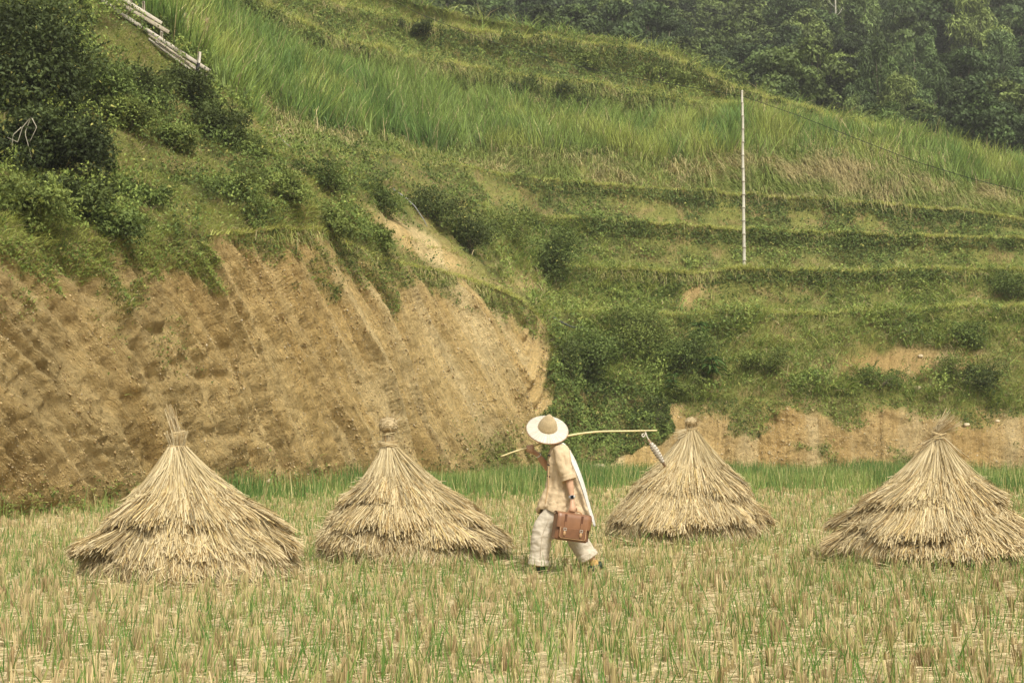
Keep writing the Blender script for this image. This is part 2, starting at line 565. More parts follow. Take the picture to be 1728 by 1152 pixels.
soilpatch = np.where((segm > 1), np.exp(-(((PXg - 1540) / 110.) ** 2 + ((PYg - 612) / 24.) ** 2)) * 1.3 + np.exp(-(((PXg - 710) / 75.) ** 2 + ((PYg - 412 - (PXg - 710) * .55) / 22.) ** 2)) * 1.4
                     + np.exp(-(((PXg - 1172 + (PYg - 490) * .55) / 16.) ** 2 + ((PYg - 490) / 36.) ** 2)) * 1.1 + np.exp(-(((PXg - 890) / 50.) ** 2 + ((PYg - 480) / 14.) ** 2)) * .5, 0)
# riser: 0 foot, 1 lip
VEG = np.where(bank, vegbank, 1 - np.clip(soilpatch * 1.2, 0, 1) * sstep(.3, .5, nz2 + .15))
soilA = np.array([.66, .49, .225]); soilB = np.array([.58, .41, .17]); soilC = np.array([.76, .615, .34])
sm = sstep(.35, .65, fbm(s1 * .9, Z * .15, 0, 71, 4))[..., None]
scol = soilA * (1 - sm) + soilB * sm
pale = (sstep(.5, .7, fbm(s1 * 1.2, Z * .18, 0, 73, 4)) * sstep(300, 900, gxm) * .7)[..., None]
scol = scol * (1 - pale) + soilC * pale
left_shade = (1 - sstep(-50, 520, gxm))[..., None] * .20  # soil colour darkened towards the left, painting the weaker light there
scol = scol * (1 - left_shade) * np.where(rgt[..., None] > .5, np.array([.76, .73, .70]), 1)
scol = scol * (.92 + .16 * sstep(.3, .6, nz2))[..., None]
gcolA = np.array([.23, .25, .065]); gcolB = np.array([.12, .155, .04]); gcolD = np.array([.30, .24, .10])
gm = sstep(.4, .6, nz)[..., None]
gcol = gcolA * (1 - gm) + gcolB * gm
dm = (sstep(.5, .68, nz2) * .8)[..., None]
gcol = gcol * (1 - dm) + gcolD * dm
vv = np.clip(VEG, 0, 1)[..., None]
vv = np.where(bank[..., None], vv * .75, vv * .9)
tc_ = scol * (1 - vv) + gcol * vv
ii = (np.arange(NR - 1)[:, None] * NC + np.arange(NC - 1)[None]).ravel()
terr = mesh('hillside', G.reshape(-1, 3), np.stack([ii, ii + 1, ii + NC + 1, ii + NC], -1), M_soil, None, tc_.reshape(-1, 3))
fa = terr.data.attributes.new('flow', 'FLOAT_VECTOR', 'POINT')
fa.data.foreach_set('vector', np.stack([s1, Z * .13, Y * .0], -1).astype(np.float32).ravel())
tag(terr, kind='structure')


def tpoint(px, py, seg=None):
    """visible hillside point nearest to a picture position, with its normal"""
    dd = (PXg - px) ** 2 + (PYg - py) ** 2 + Y * 1.0
    if seg is not None: dd = dd + np.where(np.isin(segm, seg), 0, 1e7)
    k = np.unravel_index(np.argmin(dd), dd.shape)
    return G[k].copy(), NRM[k].copy()


# cell tables for scattering
cA = G[:-1, :-1]; cB = G[:-1, 1:]; cC = G[1:, :-1]
pa = np.stack([PXg, PYg], -1)
e1 = pa[:-1, 1:] - pa[:-1, :-1]; e2 = pa[1:, :-1] - pa[:-1, :-1]
scr = np.abs(e1[..., 0] * e2[..., 1] - e1[..., 1] * e2[..., 0])
cpx = (PXg[:-1, :-1] + PXg[1:, 1:]) / 2; cpy = (PYg[:-1, :-1] + PYg[1:, 1:]) / 2
cseg = segm[:-1, :-1]; ctt = ttm[:-1, :-1]; cveg = VEG[:-1, :-1]; cnz = nz[:-1, :-1]; cnz2 = nz2[:-1, :-1]; civy = IVY[:-1, :-1]
CN = norm(np.cross(cB - cA, cC - cA)); CN[CN[..., 1] > .5] *= -1
cn_soft = norm(NRM[:-1, :-1] * 1.0)
infr = sstep(-200, -60, cpx) * (1 - sstep(1800, 1950, cpx)) * (cpy > -90) * .9 + .1


def scatter(w, N):
    w = (w * infr).ravel(); w = w / w.sum()
    k = RS.choice(len(w), size=N, p=w)
    r, c = np.unravel_index(k, scr.shape)
    u, v = U(0, 1, N)[:, None], U(0, 1, N)[:, None]
    p = cA[r, c] + (cB[r, c] - cA[r, c]) * u + (cC[r, c] - cA[r, c]) * v
    return p, cn_soft[r, c], r, c


def mixc(a, b, t):
    return np.asarray(a) * (1 - t) + np.asarray(b) * t


UP = np.array([0, 0, 1.0])
DK = np.array([.062, .086, .024]); MD = np.array([.13, .185, .042]); LT = np.array([.245, .295, .07]); YL = np.array([.38, .36, .10]); DRY = np.array([.50, .40, .21])

# ---- creeping leafy ground cover
bag = Bag()
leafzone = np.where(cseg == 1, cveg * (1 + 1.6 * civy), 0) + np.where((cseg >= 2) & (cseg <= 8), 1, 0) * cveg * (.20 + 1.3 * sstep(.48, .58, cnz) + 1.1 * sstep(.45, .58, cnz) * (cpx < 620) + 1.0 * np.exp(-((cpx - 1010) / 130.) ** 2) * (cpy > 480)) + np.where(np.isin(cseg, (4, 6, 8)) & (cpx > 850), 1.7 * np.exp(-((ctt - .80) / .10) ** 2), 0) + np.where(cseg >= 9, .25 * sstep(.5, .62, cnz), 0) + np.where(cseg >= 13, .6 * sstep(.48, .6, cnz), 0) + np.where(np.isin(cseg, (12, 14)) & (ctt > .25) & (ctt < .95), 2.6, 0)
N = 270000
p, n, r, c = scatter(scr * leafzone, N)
cl = fbm(p[:, 0] * .9, p[:, 1] * .9, p[:, 2] * .9, 81, 3)
cl2 = fbm(p[:, 0] * 3.1, p[:, 1] * 3.1, p[:, 2] * 3.1, 82, 2)
isbare = (cseg[r, c] == 1) & (civy[r, c] < .5)
tr_ = np.isin(cseg[r, c], (3, 4, 5, 6, 7, 8)) & (cpx[r, c] > 900)
hgt = np.where(isbare, .05, .1 + .75 * sstep(.4, .62, cl) * (1 + civy[r, c] * .0)) * U(.1, 1, N) ** .6 * (.6 + .8 * cl2) * np.where(tr_, .45, 1)
p = p + (n * .7 + UP * .4) * hgt[:, None]
sz = U(.035, .115, N) * (p[:, 1] / 55.) ** .6 * np.where(isbare, .8, 1)
nn = norm(n * .8 + UP * .5 + RS.normal(size=(N, 3)) * .55)
aa = norm(RS.normal(size=(N, 3)) + np.array([0, -.3, -.7]))
t = sstep(.35, .65, cl2 + U(-.15, .15, N))[:, None]
colr = mixc(MD, LT, t)
t2 = (sstep(.42, .58, fbm(p[:, 0] * .22, p[:, 1] * .22, p[:, 2] * .22, 84, 3)) * .8)[:, None]
colr = mixc(colr, mixc(DK, MD, t), np.clip(t2 + civy[r, c][:, None] * .55, 0, 1))
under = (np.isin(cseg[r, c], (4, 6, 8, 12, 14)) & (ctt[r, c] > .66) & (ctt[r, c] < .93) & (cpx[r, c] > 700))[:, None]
colr = np.where(under, mixc(colr, mixc(DK, MD, .4), .75), colr)  # leaf colour darkened to paint the shade beneath the lips
t3 = (U(0, 1, N) < .02)[:, None] * 1.0
colr = mixc(colr, YL, t3)
colr = colr * U(.75, 1.3, N)[:, None]
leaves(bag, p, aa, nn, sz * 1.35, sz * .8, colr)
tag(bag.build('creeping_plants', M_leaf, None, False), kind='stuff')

# ---- short grass over lips, risers and slopes
bag = Bag()
onlip = np.where(np.isin(cseg, (4, 6, 8)), sstep(.86, .97, ctt) * 5, 0) + np.where(np.isin(cseg, (3, 5, 7, 9)), 10 * (1 - ctt), 0)
riser = np.where(np.isin(cseg, (4, 6, 8)), .55, 0) * (.4 + sstep(.35, .6, cnz2)) + np.where(cseg == 2, 1.0, 0)
leftsl = np.where(np.isin(cseg, (2, 3, 4, 5, 6, 7, 8)) & (cpx < 650), 1.0, 0) * sstep(.62, .4, cnz)
upper = np.where(cseg >= 11, 1.0, 0) * 1.2
bk = np.where(cseg == 1, cveg * (1 - civy) * .7, 0) + np.where(cseg == 1, 2.5 * np.exp(-((cpx - ivy_left[:-1, :-1] - 4) / 9.) ** 2), 0)
W = scr * ((riser + leftsl + upper) * np.clip(cveg, .12, 1) + bk) + np.sqrt(scr + .5) * .6 * onlip
N = 230000
p, n, r, c = scatter(W, N)
sg = cseg[r, c]
lipm = np.isin(sg, (3, 5, 7, 9, 13)) | (np.isin(sg, (4, 6, 8, 12)) & (ctt[r, c] > .86))
big = np.where((sg <= 4) & (p[:, 0] > 1), 1.0, 0)
L = np.where(lipm, U(.15, .42, N), U(.12, .38, N)) * (1 + .9 * big * U(.3, 1, N)) * np.where(sg >= 11, 1.5, 1) * np.where(sg == 1, .8, 1)
w = U(.014, .028, N) * (p[:, 1] / 55.) ** .7
lean = RS.normal(size=(N, 3)) * .42; lean[:, 2] = 0
d0 = norm(UP * 1.0 + lean + n * .45)
bend = norm(n * np.array([1, 1, 0]) + lean * .7) * .45 - UP * U(.35, .95, N)[:, None]
cz = fbm(p[:, 0] * .5, p[:, 1] * .5, p[:, 2] * .5, 91, 3)
t = sstep(.35, .62, cz + U(-.12, .12, N))[:, None]
colr = mixc(np.array([.21, .28, .058]), np.array([.35, .38, .09]), t)
colr = np.where(lipm[:, None], mixc(colr, np.array([.42, .42, .10]), .55), colr)
gr = ((sg >= 2) & (sg <= 5) & (p[:, 0] > 3) & ~lipm)[:, None]
colr = np.where(gr, mixc(colr, np.array([.20, .28, .06]), .6), colr)
dr = (U(0, 1, N) < .13 + .22 * (np.isin(sg, (6, 8)) & ~lipm))[:, None]
colr = np.where(dr, DRY * .8, colr) * U(.7, 1.25, N)[:, None]
ribbons(bag, p - UP * .03, d0, L, w, bend, 2, colr)
tag(bag.build('short_grass', M_grass, None, False), kind='stuff')

# ---- bright fringe of short grass along every terrace lip
bag = Bag()
for K_, N, ln, pxlo in ((K1, 30000, .24, 360), (K2, 15000, .34, 905), (K3, 28000, .30, 930), (K4, 26000, .26, 880), (K5, 28000, .26, 560), (K8, 26000, .55, 420), (K8c, 22000, .5, 400)):
    u = U(0, NC - 1.001, N * 2); i0 = u.astype(int)
    u = u[(gx[i0] > pxlo - 60 * U(0, 1, N * 2)) & (gx[i0] < (925 if K_ is K1 else 1950))]; i0 = u.astype(int); f = (u - i0)[:, None]
    row = int(np.where(np.abs(G0 - K_[None]).sum((1, 2)) < 1e-6)[0][0])
    q = G[row, i0] * (1 - f) + G[row, i0 + 1] * f
    n_ = len(q)
    dd_ = U(-.12, .6, n_)
    q = q + np.stack([0 * dd_, dd_, -.05 - .25 * np.maximum(-dd_, 0)], -1)
    lump = fbm(q[:, 0] * 1.1, dd_ * .5, 0, int(pxlo), 3)
    keep = U(0, 1, n_) < (.35 + 1.3 * (lump - .25)) * sstep(-.3, 1, (proj(q)[0] - pxlo) / 140.)
    q = q[keep]; n_ = len(q); lump = lump[keep]
    ln_ = ln * U(.4, 1.15, n_) * (.6 + .8 * lump)
    le = RS.normal(size=(n_, 3)) * .4; le[:, 2] = 0; le[:, 1] -= .35
    cc = mixc(np.array([.46, .51, .13]), np.array([.70, .68, .23]), U(0, 1, n_)[:, None])
    cc = np.where((U(0, 1, n_) < .12)[:, None], DRY, cc) * U(.7, 1.2, n_)[:, None]
    ribbons(bag, q, norm(UP + le), ln_, U(.018, .032, n_) * (1.3 if ln > .5 else 1), le * .4 - UP * U(.2, .8, n_)[:, None] * .5, 2, cc)
# blades spilling over the lips
for K_, N, ln, pxlo in ((K1, 9000, .35, 400), (K2, 9000, .45, 905), (K3, 8000, .42, 930), (K4, 6000, .24, 880), (K5, 6500, .24, 560), (K8, 15000, .9, 420), (K8c, 9000, .7, 400)):
    u = U(0, NC - 1.001, N * 2); i0 = u.astype(int)
    u = u[(gx[i0] > pxlo) & (gx[i0] < (925 if K_ is K1 else 1950))]; i0 = u.astype(int); f = (u - i0)[:, None]
    row = int(np.where(np.abs(G0 - K_[None]).sum((1, 2)) < 1e-6)[0][0])
    q = G[row, i0] * (1 - f) + G[row, i0 + 1] * f
    n_ = len(q)
    lump = fbm(q[:, 0] * .8, 3, 0, int(pxlo) + 7, 3)
    k = U(0, 1, n_) < (.1 + 2.2 * (lump - .3)) * sstep(0, 1, (proj(q)[0] - pxlo) / 170.); q = q[k]; n_ = len(q)
    q = q + np.stack([0 * q[:, 0], U(-.1, .2, n_), U(-.45, .02, n_)], -1)
    dn = norm(np.stack([RS.normal(size=n_) * .5, -U(.5, 1, n_), U(.1, .9, n_)], -1))
    cc = mixc(np.array([.26, .34, .075]), np.array([.50, .47, .15]), U(0, 1, n_)[:, None])
    cc = np.where((U(0, 1, n_) < .28)[:, None], np.array([.50, .41, .20]), cc) * U(.6, 1.2, n_)[:, None]
    ribbons(bag, q, dn, ln * U(.4, 1.1, n_), U(.020, .034, n_) * (1.3 if ln > .6 else 1), np.stack([RS.normal(size=n_) * .15, -.15 * np.ones(n_), -U(.7, 1.5, n_)], -1), 3, cc, .25)
tag(bag.build('terrace_edge_grass', M_grass, None, False), kind='stuff')

# ---- yellow green grass of the topmost slope
bag = Bag()
N = 80000
zu = np.where(cseg >= 13, 1.0, 0) * np.where(cseg == 14, .6 - .45 * (ctt > .4), 1) + np.where(cseg == 12, .1, 0) + np.where(cseg == 11, .5, 0) * sstep(.6, 1, ctt)
p, n, r, c = scatter((scr + .8) * zu, N)
le = RS.normal(size=(N, 3)) * .45; le[:, 2] = 0; le[:, 1] -= .2
tt_ = sstep(.35, .62, fbm(p[:, 0] * .25, p[:, 1] * .25, p[:, 2] * .5, 121, 3) + U(-.15, .15, N))[:, None]
cc = mixc(np.array([.18, .27, .055]), np.array([.37, .41, .10]), tt_) * U(.55, 1.4, N)[:, None]
cc = np.where((U(0, 1, N) < .1)[:, None], DRY * .9, cc)
ribbons(bag, p - UP * .05, norm(UP + le), U(.3, 1.25, N) * (.35 + 1.3 * sstep(.35, .65, fbm(p[:, 0] * .9, p[:, 1] * .6, p[:, 2], 133, 2))), U(.028, .052, N), le * .3 - UP * U(.1, .6, N)[:, None], 2, cc)
tag(bag.build('slope_grass', M_grass, None, False), kind='stuff')

# ---- tall lush grass on the upper slope
bag = Bag()
zone = np.where(np.isin(cseg, (10, 11)), 1.0, 0) * np.where(cseg == 10, .9 * np.where(cpx > 430, sstep(.72, .95, ctt), 1), 1) + np.where(cseg == 9, 1.0, 0) * (cpx < 420)
dryb = np.exp(-(((cpx - 1400) / 190.) ** 2 + ((cpy - 285) / 55.) ** 2)) * (cpx > 1230)
N = 72000
zone = zone * (1 - .8 * np.clip(dryb * 1.3, 0, 1)) * (cpx < 1900)
p, n, r, c = scatter((scr + .6) * zone, N)
# gather blades into tussocks
tus = np.round(p * np.array([1.3, .8, .8]) + (fbm(p[:, 0], p[:, 1], 0, 5, 2) * 2)[:, None]) / np.array([1.3, .8, .8])
p = p + (tus - p) * np.array([.25, .0, .0])
th = fbm(p[:, 0] * .7, p[:, 1] * .5, 0, 95, 3)
low = sstep(.0, 1, 1 - (cpy[r, c] - 40) / 400.)
L = U(.9, 1.9, N) * (.55 + .9 * th) * np.where(cseg[r, c] == 11, 1, .95)
leanv = np.stack([fbm(p[:, 0] * 1.3, p[:, 1], 0, 96, 2) - .5, fbm(p[:, 0] * 1.3, p[:, 1], 0, 97, 2) - .6, 0 * L], -1) * .55 + RS.normal(size=(N, 3)) * .17
leanv[:, 2] = 0
d0 = norm(UP + leanv)
bend = norm(leanv + 1e-4) * U(.0, .35, N)[:, None] - UP * U(.0, .3, N)[:, None] ** 1.5
t = sstep(.3, .65, fbm(p[:, 0] * .35, p[:, 1] * .35, 0, 98, 3) + U(-.15, .15, N))[:, None]
colr = mixc(np.array([.125, .215, .045]), np.array([.23, .31, .07]), t)
yl = (sstep(.55, .62, fbm(p[:, 0] * .3, p[:, 1] * .3, 0, 99, 2)) * .6)[:, None]
colr = mixc(colr, np.array([.40, .42, .10]), yl)
colr = np.where((U(0, 1, N) < .04)[:, None], DRY, colr) * U(.5, 1.5, N)[:, None]
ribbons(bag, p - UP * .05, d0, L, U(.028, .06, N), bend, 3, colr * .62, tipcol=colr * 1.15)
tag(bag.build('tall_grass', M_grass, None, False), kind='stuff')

# ---- drooping half dry grass along the foot of the tall grass and below the upper lips
bag = Bag()
tb = ctt
dz_ = np.where(cseg == 10, .6 + .9 * sstep(.4, .6, cnz2), 0) * sstep(380, 520, cpx) + np.where(np.isin(cseg, (9,)), .7, 0) * sstep(450, 500, cpx) * 1.0
dz_ = dz_ * (.5 + .8 * sstep(.45, .6, fbm(cpx / 60., 0, 0, 77, 3))) + 1.8 * dryb * np.isin(cseg, (9, 10, 11)) + np.where(cseg == 11, 1, 0) * (tb > .8) * .8 + np.where(cseg == 12, .9, 0)
N = 52000
p, n, r, c = scatter((scr + .6) * dz_, N)
upm = np.isin(cseg[r, c], (11, 12)) & (dryb[r, c] < .3)
L = U(.6, 1.35, N)
out = norm(np.stack([fbm(p[:, 0] * .9, 1, 0, 101, 2) - .5 + U(-.3, .3, N), -np.ones(N) * .9, np.zeros(N)], -1))
d0 = norm(UP * U(.55, 1.1, N)[:, None] + out * .7 + RS.normal(size=(N, 3)) * .15)
bend = out * .4 - UP * U(.7, 1.35, N)[:, None]
t = sstep(.46, .68, fbm(p[:, 0] * .6, p[:, 1] * .4, p[:, 2] * .8, 103, 2) + U(-.2, .2, N) + dryb[r, c] * .2 - upm * .15)[:, None]
colr = mixc(np.array([.24, .30, .07]), np.array([.50, .42, .20]), t) * U(.6, 1.3, N)[:, None]
ribbons(bag, p, d0, L, U(.028, .05, N), bend, 4, colr, .2)
tag(bag.build('drooping_dry_grass', M_grass, None, False), kind='stuff')

# ---- arching tussocks on the lower right banks
bag = Bag()
zz = np.where(np.isin(cseg, (2, 4)), 1.0, 0) * (cpx > 900) * (.3 + 1.2 * sstep(.45, .6, cnz)) * np.where(cseg == 2, 1, .6) + np.where(np.isin(cseg, (3, 5)), 2.2, 0) * (cpx > 930)
zz = zz + np.where(np.isin(cseg, (3, 4, 5, 6)), 1.0, 0) * np.exp(-(((cpx - 930) / 110.) ** 2 + ((cpy - 430) / 80.) ** 2)) * 1.5
zz = zz * np.clip(cveg, 0, 1)
NT = 2300
pt, nt_, r, c = scatter((scr + .4) * zz, NT)
kb = 14
p = np.repeat(pt, kb, 0) + RS.normal(size=(NT * kb, 3)) * .07
N = len(p)
sc = np.repeat(U(.5, 1.15, NT), kb)
an = U(0, 2 * PI, N)
out = np.stack([np.cos(an), np.sin(an) - .5, 0 * an], -1)
d0 = norm(UP * 1.3 + out * U(.1, .8, N)[:, None])
bend = out * .45 - UP * U(.2, 1.0, N)[:, None]
tcol = np.repeat(U(0, 1, NT), kb)[:, None]
colr = mixc(np.array([.17, .26, .05]), np.array([.38, .40, .10]), tcol) * U(.75, 1.25, N)[:, None]
colr = np.where((U(0, 1, N) < .1)[:, None], DRY, colr)
ribbons(bag, p, d0, U(.5, 1.0, N) * sc, U(.02, .035, N), bend, 4, colr, .15)
tag(bag.build('arching_grass', M_grass, None, False), kind='stuff')

# ---- pebbles bedded in the cut banks
bag = Bag()
N = 8000
p, n, r, c = scatter(scr * np.where(cseg == 1, 1.0, 0) * (1 - .8 * cveg) * (.25 + sstep(250, 900, cpx)) * (.3 + sstep(.45, .6, cnz2)), N)
ico = np.array([[1, 0, 0], [0, 1, 0], [-1, 0, 0], [0, -1, 0], [0, 0, 1], [0, 0, -1.]])
Q = np.array([[0, 1, 4, 4], [1, 2, 4, 4], [2, 3, 4, 4], [3, 0, 4, 4], [1, 0, 5, 5], [2, 1, 5, 5], [3, 2, 5, 5], [0, 3, 5, 5]])
T3 = Q[:, :3]
sz = U(.007, .019, N) * (1 + 1.2 * (U(0, 1, N) < .05)) * (p[:, 1] / 45.)
V = p[:, None] + n[:, None] * .01 + (ico[None] + RS.normal(size=(N, 6, 3)) * .25) * sz[:, None, None]
Fp = (T3[None] + (np.arange(N) * 6)[:, None, None]).reshape(-1, 3)
pc = mixc(np.array([.42, .32, .17]), np.array([.66, .56, .38]), U(0, 1, N)[:, None])
N2 = 22000
p2, n2, r, c = scatter(scr * np.where(cseg == 1, 1.0, 0) * (1 - .7 * cveg) * (.35 + .8 * sstep(.4, .62, cnz2)), N2)
sz2 = U(.3, 1, N2) ** 3 * .036 * (p2[:, 1] / 45.) ** 1.2
fall = norm(UP * 1.0 - np.array([.35, .3, 0]))
V2 = p2[:, None] + (ico[None] * np.array([1, 1, .75]) + RS.normal(size=(N2, 6, 3)) * .35) * sz2[:, None, None]
V2 = V2 + fall * ((V2 - p2[:, None]) @ fall)[..., None] * 1.3 - n2[:, None] * sz2[:, None, None] * .35
F2 = (T3[None] + (np.arange(N2) * 6)[:, None, None]).reshape(-1, 3)
c2 = mixc(np.array([.36, .245, .105]), np.array([.56, .42, .21]), U(0, 1, N2)[:, None])
tag(mesh('soil_clods', V2.reshape(-1, 3), F2, M_straw, None, np.repeat(c2, 6, 0), False), kind='stuff')
ob = mesh('pebbles', V.reshape(-1, 3), Fp, M_straw, None, np.repeat(pc, 6, 0), False)
tag(ob, kind='stuff')

# ------------------------------------------------------------------ ground sheet (the field) out to the horizon
gxs = np.unique(np.concatenate([np.linspace(-900, -32, 12), np.arange(-32, 32.01, .16), np.linspace(32, 900, 12)]))
gys = np.unique(np.concatenate([np.linspace(-900, 3, 8), np.arange(3, 30, .12), np.arange(30, 66, .3), np.linspace(66, 1500, 12)]))
GXm, GYm = np.meshgrid(gxs, gys)
GZ = (fbm(GXm * 1.2, GYm * 1.2, 0, 201, 4) - .5) * .07
GZ = np.where((np.abs(GXm) < 32) & (GYm > 3) & (GYm < 66), GZ, -.05)
nx_, ny_ = len(gxs), len(gys)
Vg = np.stack([GXm, GYm, GZ], -1).reshape(-1, 3)
ii = (np.arange(ny_ - 1)[:, None] * nx_ + np.arange(nx_ - 1)[None]).ravel()


def mat_field():
    m, nt, b, out = new_mat('field_soil')
    n1 = tex_noise(nt, .9, 6, .7)
    r1 = ramp(nt, n1.outputs[0], [(.3, (.34, .265, .13)), (.5, (.45, .365, .19)), (.7, (.55, .46, .27))])
    n2 = tex_noise(nt, 14, 6, .8, mapping=(1, .35, 1))
    r2 = ramp(nt, n2.outputs[0], [(.3, (.45, .42, .38)), (.5, (.95, .95, .95)), (.68, (1.3, 1.3, 1.25))])
    nt.links.new(mul(nt, r1.outputs[0], r2.outputs[0]), b.inputs['Base Color'])
    b.inputs['Roughness'].default_value = .95; b.inputs['Specular IOR Level'].default_value = .1
    bump(nt, b, n2.outputs[0], .9, .04)
    return m


tag(mesh('field', Vg, np.stack([ii, ii + 1, ii + nx_ + 1, ii + nx_], -1), mat_field()), kind='structure')


def field_pts(N, y0, y1, px0=-480, px1=2210, p=1.0):
    """random field points, uniform on the ground between distances y0 and y1"""
    N = int(N * 1.33)
    y = np.sqrt(U(y0 ** 2, y1 ** 2, N)) if p == 1 else (U(y0 ** p, y1 ** p, N)) ** (1 / p)
    x = (U(px0, px1, N) - CX) / F * y
    return np.stack([x, y, 0 * x], -1)


k0x, k0y = K0[:, 0], K0[:, 1]


def edge_y(x):
    return np.interp(x, k0x, k0y)


STACKS = [  # base centre px, distance, radius, height to the knot, apex lean in m
    (337, 15.05, 1.05, 1.40, -.23, 0), (703, 16.85, 1.02, 1.40, -.33, 1), (1160, 20.5, 1.07, 1.60, .05, 2), (1568, 16.8, 1.11, 1.46, .08, 3)]
SC = [((cx - CX) / F * d_, d_, r_) for cx, d_, r_, *_ in STACKS]


def outside(p, k=.93):
    m = p[:, 1] < edge_y(p[:, 0]) + .3
    for x, y, r in SC:
        m &= ((p[:, 0] - x) ** 2 + (p[:, 1] - y) ** 2) > (r * k) ** 2
    m &= (np.abs(p[:, 1] - 15.62) > .42) | (np.abs(p[:, 0] - .55) > .62) | (U(0, 1, len(p)) < .18)
    return m


STU = np.array([.52, .41, .215]); STD = np.array([.33, .235, .11]); STL = np.array([.61, .51, .31])
GR1 = np.array([.07, .16, .03]); GR2 = np.array([.17, .27, .055]); GRY = np.array([.42, .42, .15])


def greenness(p):
    """how strongly the rice has sprouted again: strong along the foot of the bank"""
    e = edge_y(p[:, 0]) - p[:, 1]
    g = 1 - sstep(4, 27, e * (1 + 1.2 * sstep(0, -6, p[:, 0])))
    g = g * sstep(22, 30, p[:, 1])
    return np.clip(g * (.45 + 1.2 * sstep(.35, .6, fbm(p[:, 0] * .35, p[:, 1] * .18, 0, 211, 3))), 0, 1)


bs, bgreen = Bag(), Bag()
for (n_, y0, y1, ns, rr, ww) in ((2100, 6.0, 17, 15, .026, .0080), (5000, 17, 32, 8, .032, .0105), (9000, 32, 60, 6, .05, .02)):
    p = field_pts(n_, y0, y1)
    # transplanted in loose rows
    sp_ = .20
    q = p.copy(); q[:, 0] = np.round(p[:, 0] / sp_) * sp_ + RS.normal(size=len(p)) * .04
    q[:, 1] = np.round(p[:, 1] / sp_) * sp_ + RS.normal(size=len(p)) * .04
    p = q[outside(q)]; m_ = len(p)
    ht = U(.07, .19, m_) * (.75 + .5 * fbm(p[:, 0] * .8, p[:, 1] * .8, 0, 5, 2))
    g = greenness(p)
    pc = mixc(STU, STD, (U(0, 1, m_) < .38)[:, None] * U(.4, 1, m_)[:, None])
    pc = mixc(pc, GRY, (U(0, .35, m_) * (U(0, 1, m_) < .5))[:, None])
    b = np.repeat(p, ns, 0); N = len(b)
    b[:, :2] += RS.normal(size=(N, 2)) * rr * .6; b[:, 2] = -.03
    lean = RS.normal(size=(N, 3)) * .07 + np.repeat(RS.normal(size=(m_, 3)) * .10, ns, 0); lean[:, 2] = 0
    L = np.repeat(ht, ns) * U(.75, 1.08, N) + .03
    ribbons(bs, b, norm(UP + lean), L, U(.8, 1.2, N) * ww, lean * .02, 1, np.repeat(pc, ns, 0) * U(.7, 1.3, N)[:, None], .85)
    # green shoots
    nb = 4
    patch = .35 + 1.1 * sstep(.38, .62, fbm(p[:, 0] * .5, p[:, 1] * .35, 0, 213, 3))
    keep = np.repeat(np.clip(.42 * patch + g, 0, 1), nb) > U(0, 1, m_ * nb)
    b = np.repeat(p, nb, 0)[keep]; gg = np.repeat(g, nb)[keep]; N = len(b)
    b[:, :2] += RS.normal(size=(N, 2)) * rr
    lean = RS.normal(size=(N, 3)) * .16; lean[:, 2] = 0
    L = U(.10, .32, N) * (1 + .35 * gg)
    gc = mixc(GR1, GR2, U(0, 1, N)[:, None]); gc = np.where((U(0, 1, N) < .45)[:, None], mixc(gc, GRY, U(.3, 1, N)[:, None]), gc)
    ribbons(bgreen, b, norm(UP + lean), L, U(.7, 1.5, N) * ww * .95, lean * .3 - UP * U(0, .12, N)[:, None], 3, gc, .12)
for n_, y0, y1, ww in ((15500, 6, 17, .0085), (19000, 17, 34, .011), (16000, 34, 60, .018)):
    p = field_pts(n_, y0, y1); p = p[outside(p)]
    p = p[fbm(p[:, 0] * .6, p[:, 1] * .4, 0, 214, 3) + U(-.25, .25, len(p)) > .38]; N = len(p)
    lean = RS.normal(size=(N, 3)) * .17; lean[:, 2] = 0
    gc = mixc(GR1, GR2, U(0, 1, N)[:, None]); gc = np.where((U(0, 1, N) < .25)[:, None], mixc(gc, GRY, U(.3, 1, N)[:, None]), gc)
    ribbons(bgreen, p - UP * .01, norm(UP + lean), U(.09, .33, N), U(.7, 1.4, N) * ww, lean * .3 - UP * U(0, .12, N)[:, None], 3, gc, .12)
# dense regrowth along the foot of the banks
N = 120000
p = field_pts(N, 24, 60, -300, 2000, 1.5)
g = greenness(p)
p = p[outside(p) & (g > U(.25, 1.1, len(p)))]
N = len(p)
lean = RS.normal(size=(N, 3)) * .12; lean[:, 2] = 0
tc2 = sstep(.35, .65, fbm(p[:, 0] * .5, p[:, 1] * .3, 0, 217, 3))[:, None]
gc = mixc(np.array([.10, .18, .04]), np.array([.24, .30, .08]), tc2) * U(.7, 1.3, N)[:, None]
gc = np.where((U(0, 1, N) < .12)[:, None], mixc(STU, GRY, .5), gc)
ribbons(bgreen, p - UP * .02, norm(UP + lean), U(.25, .68, N) * (1.25 - .5 * tc2[:, 0]), U(.016, .032, N), lean * .3, 2, gc, .15)
tag(bs.build('rice_stubble', M_straw, None, False), kind='stuff')
tag(bgreen.build('green_rice_shoots', M_grass, None, False), kind='stuff')
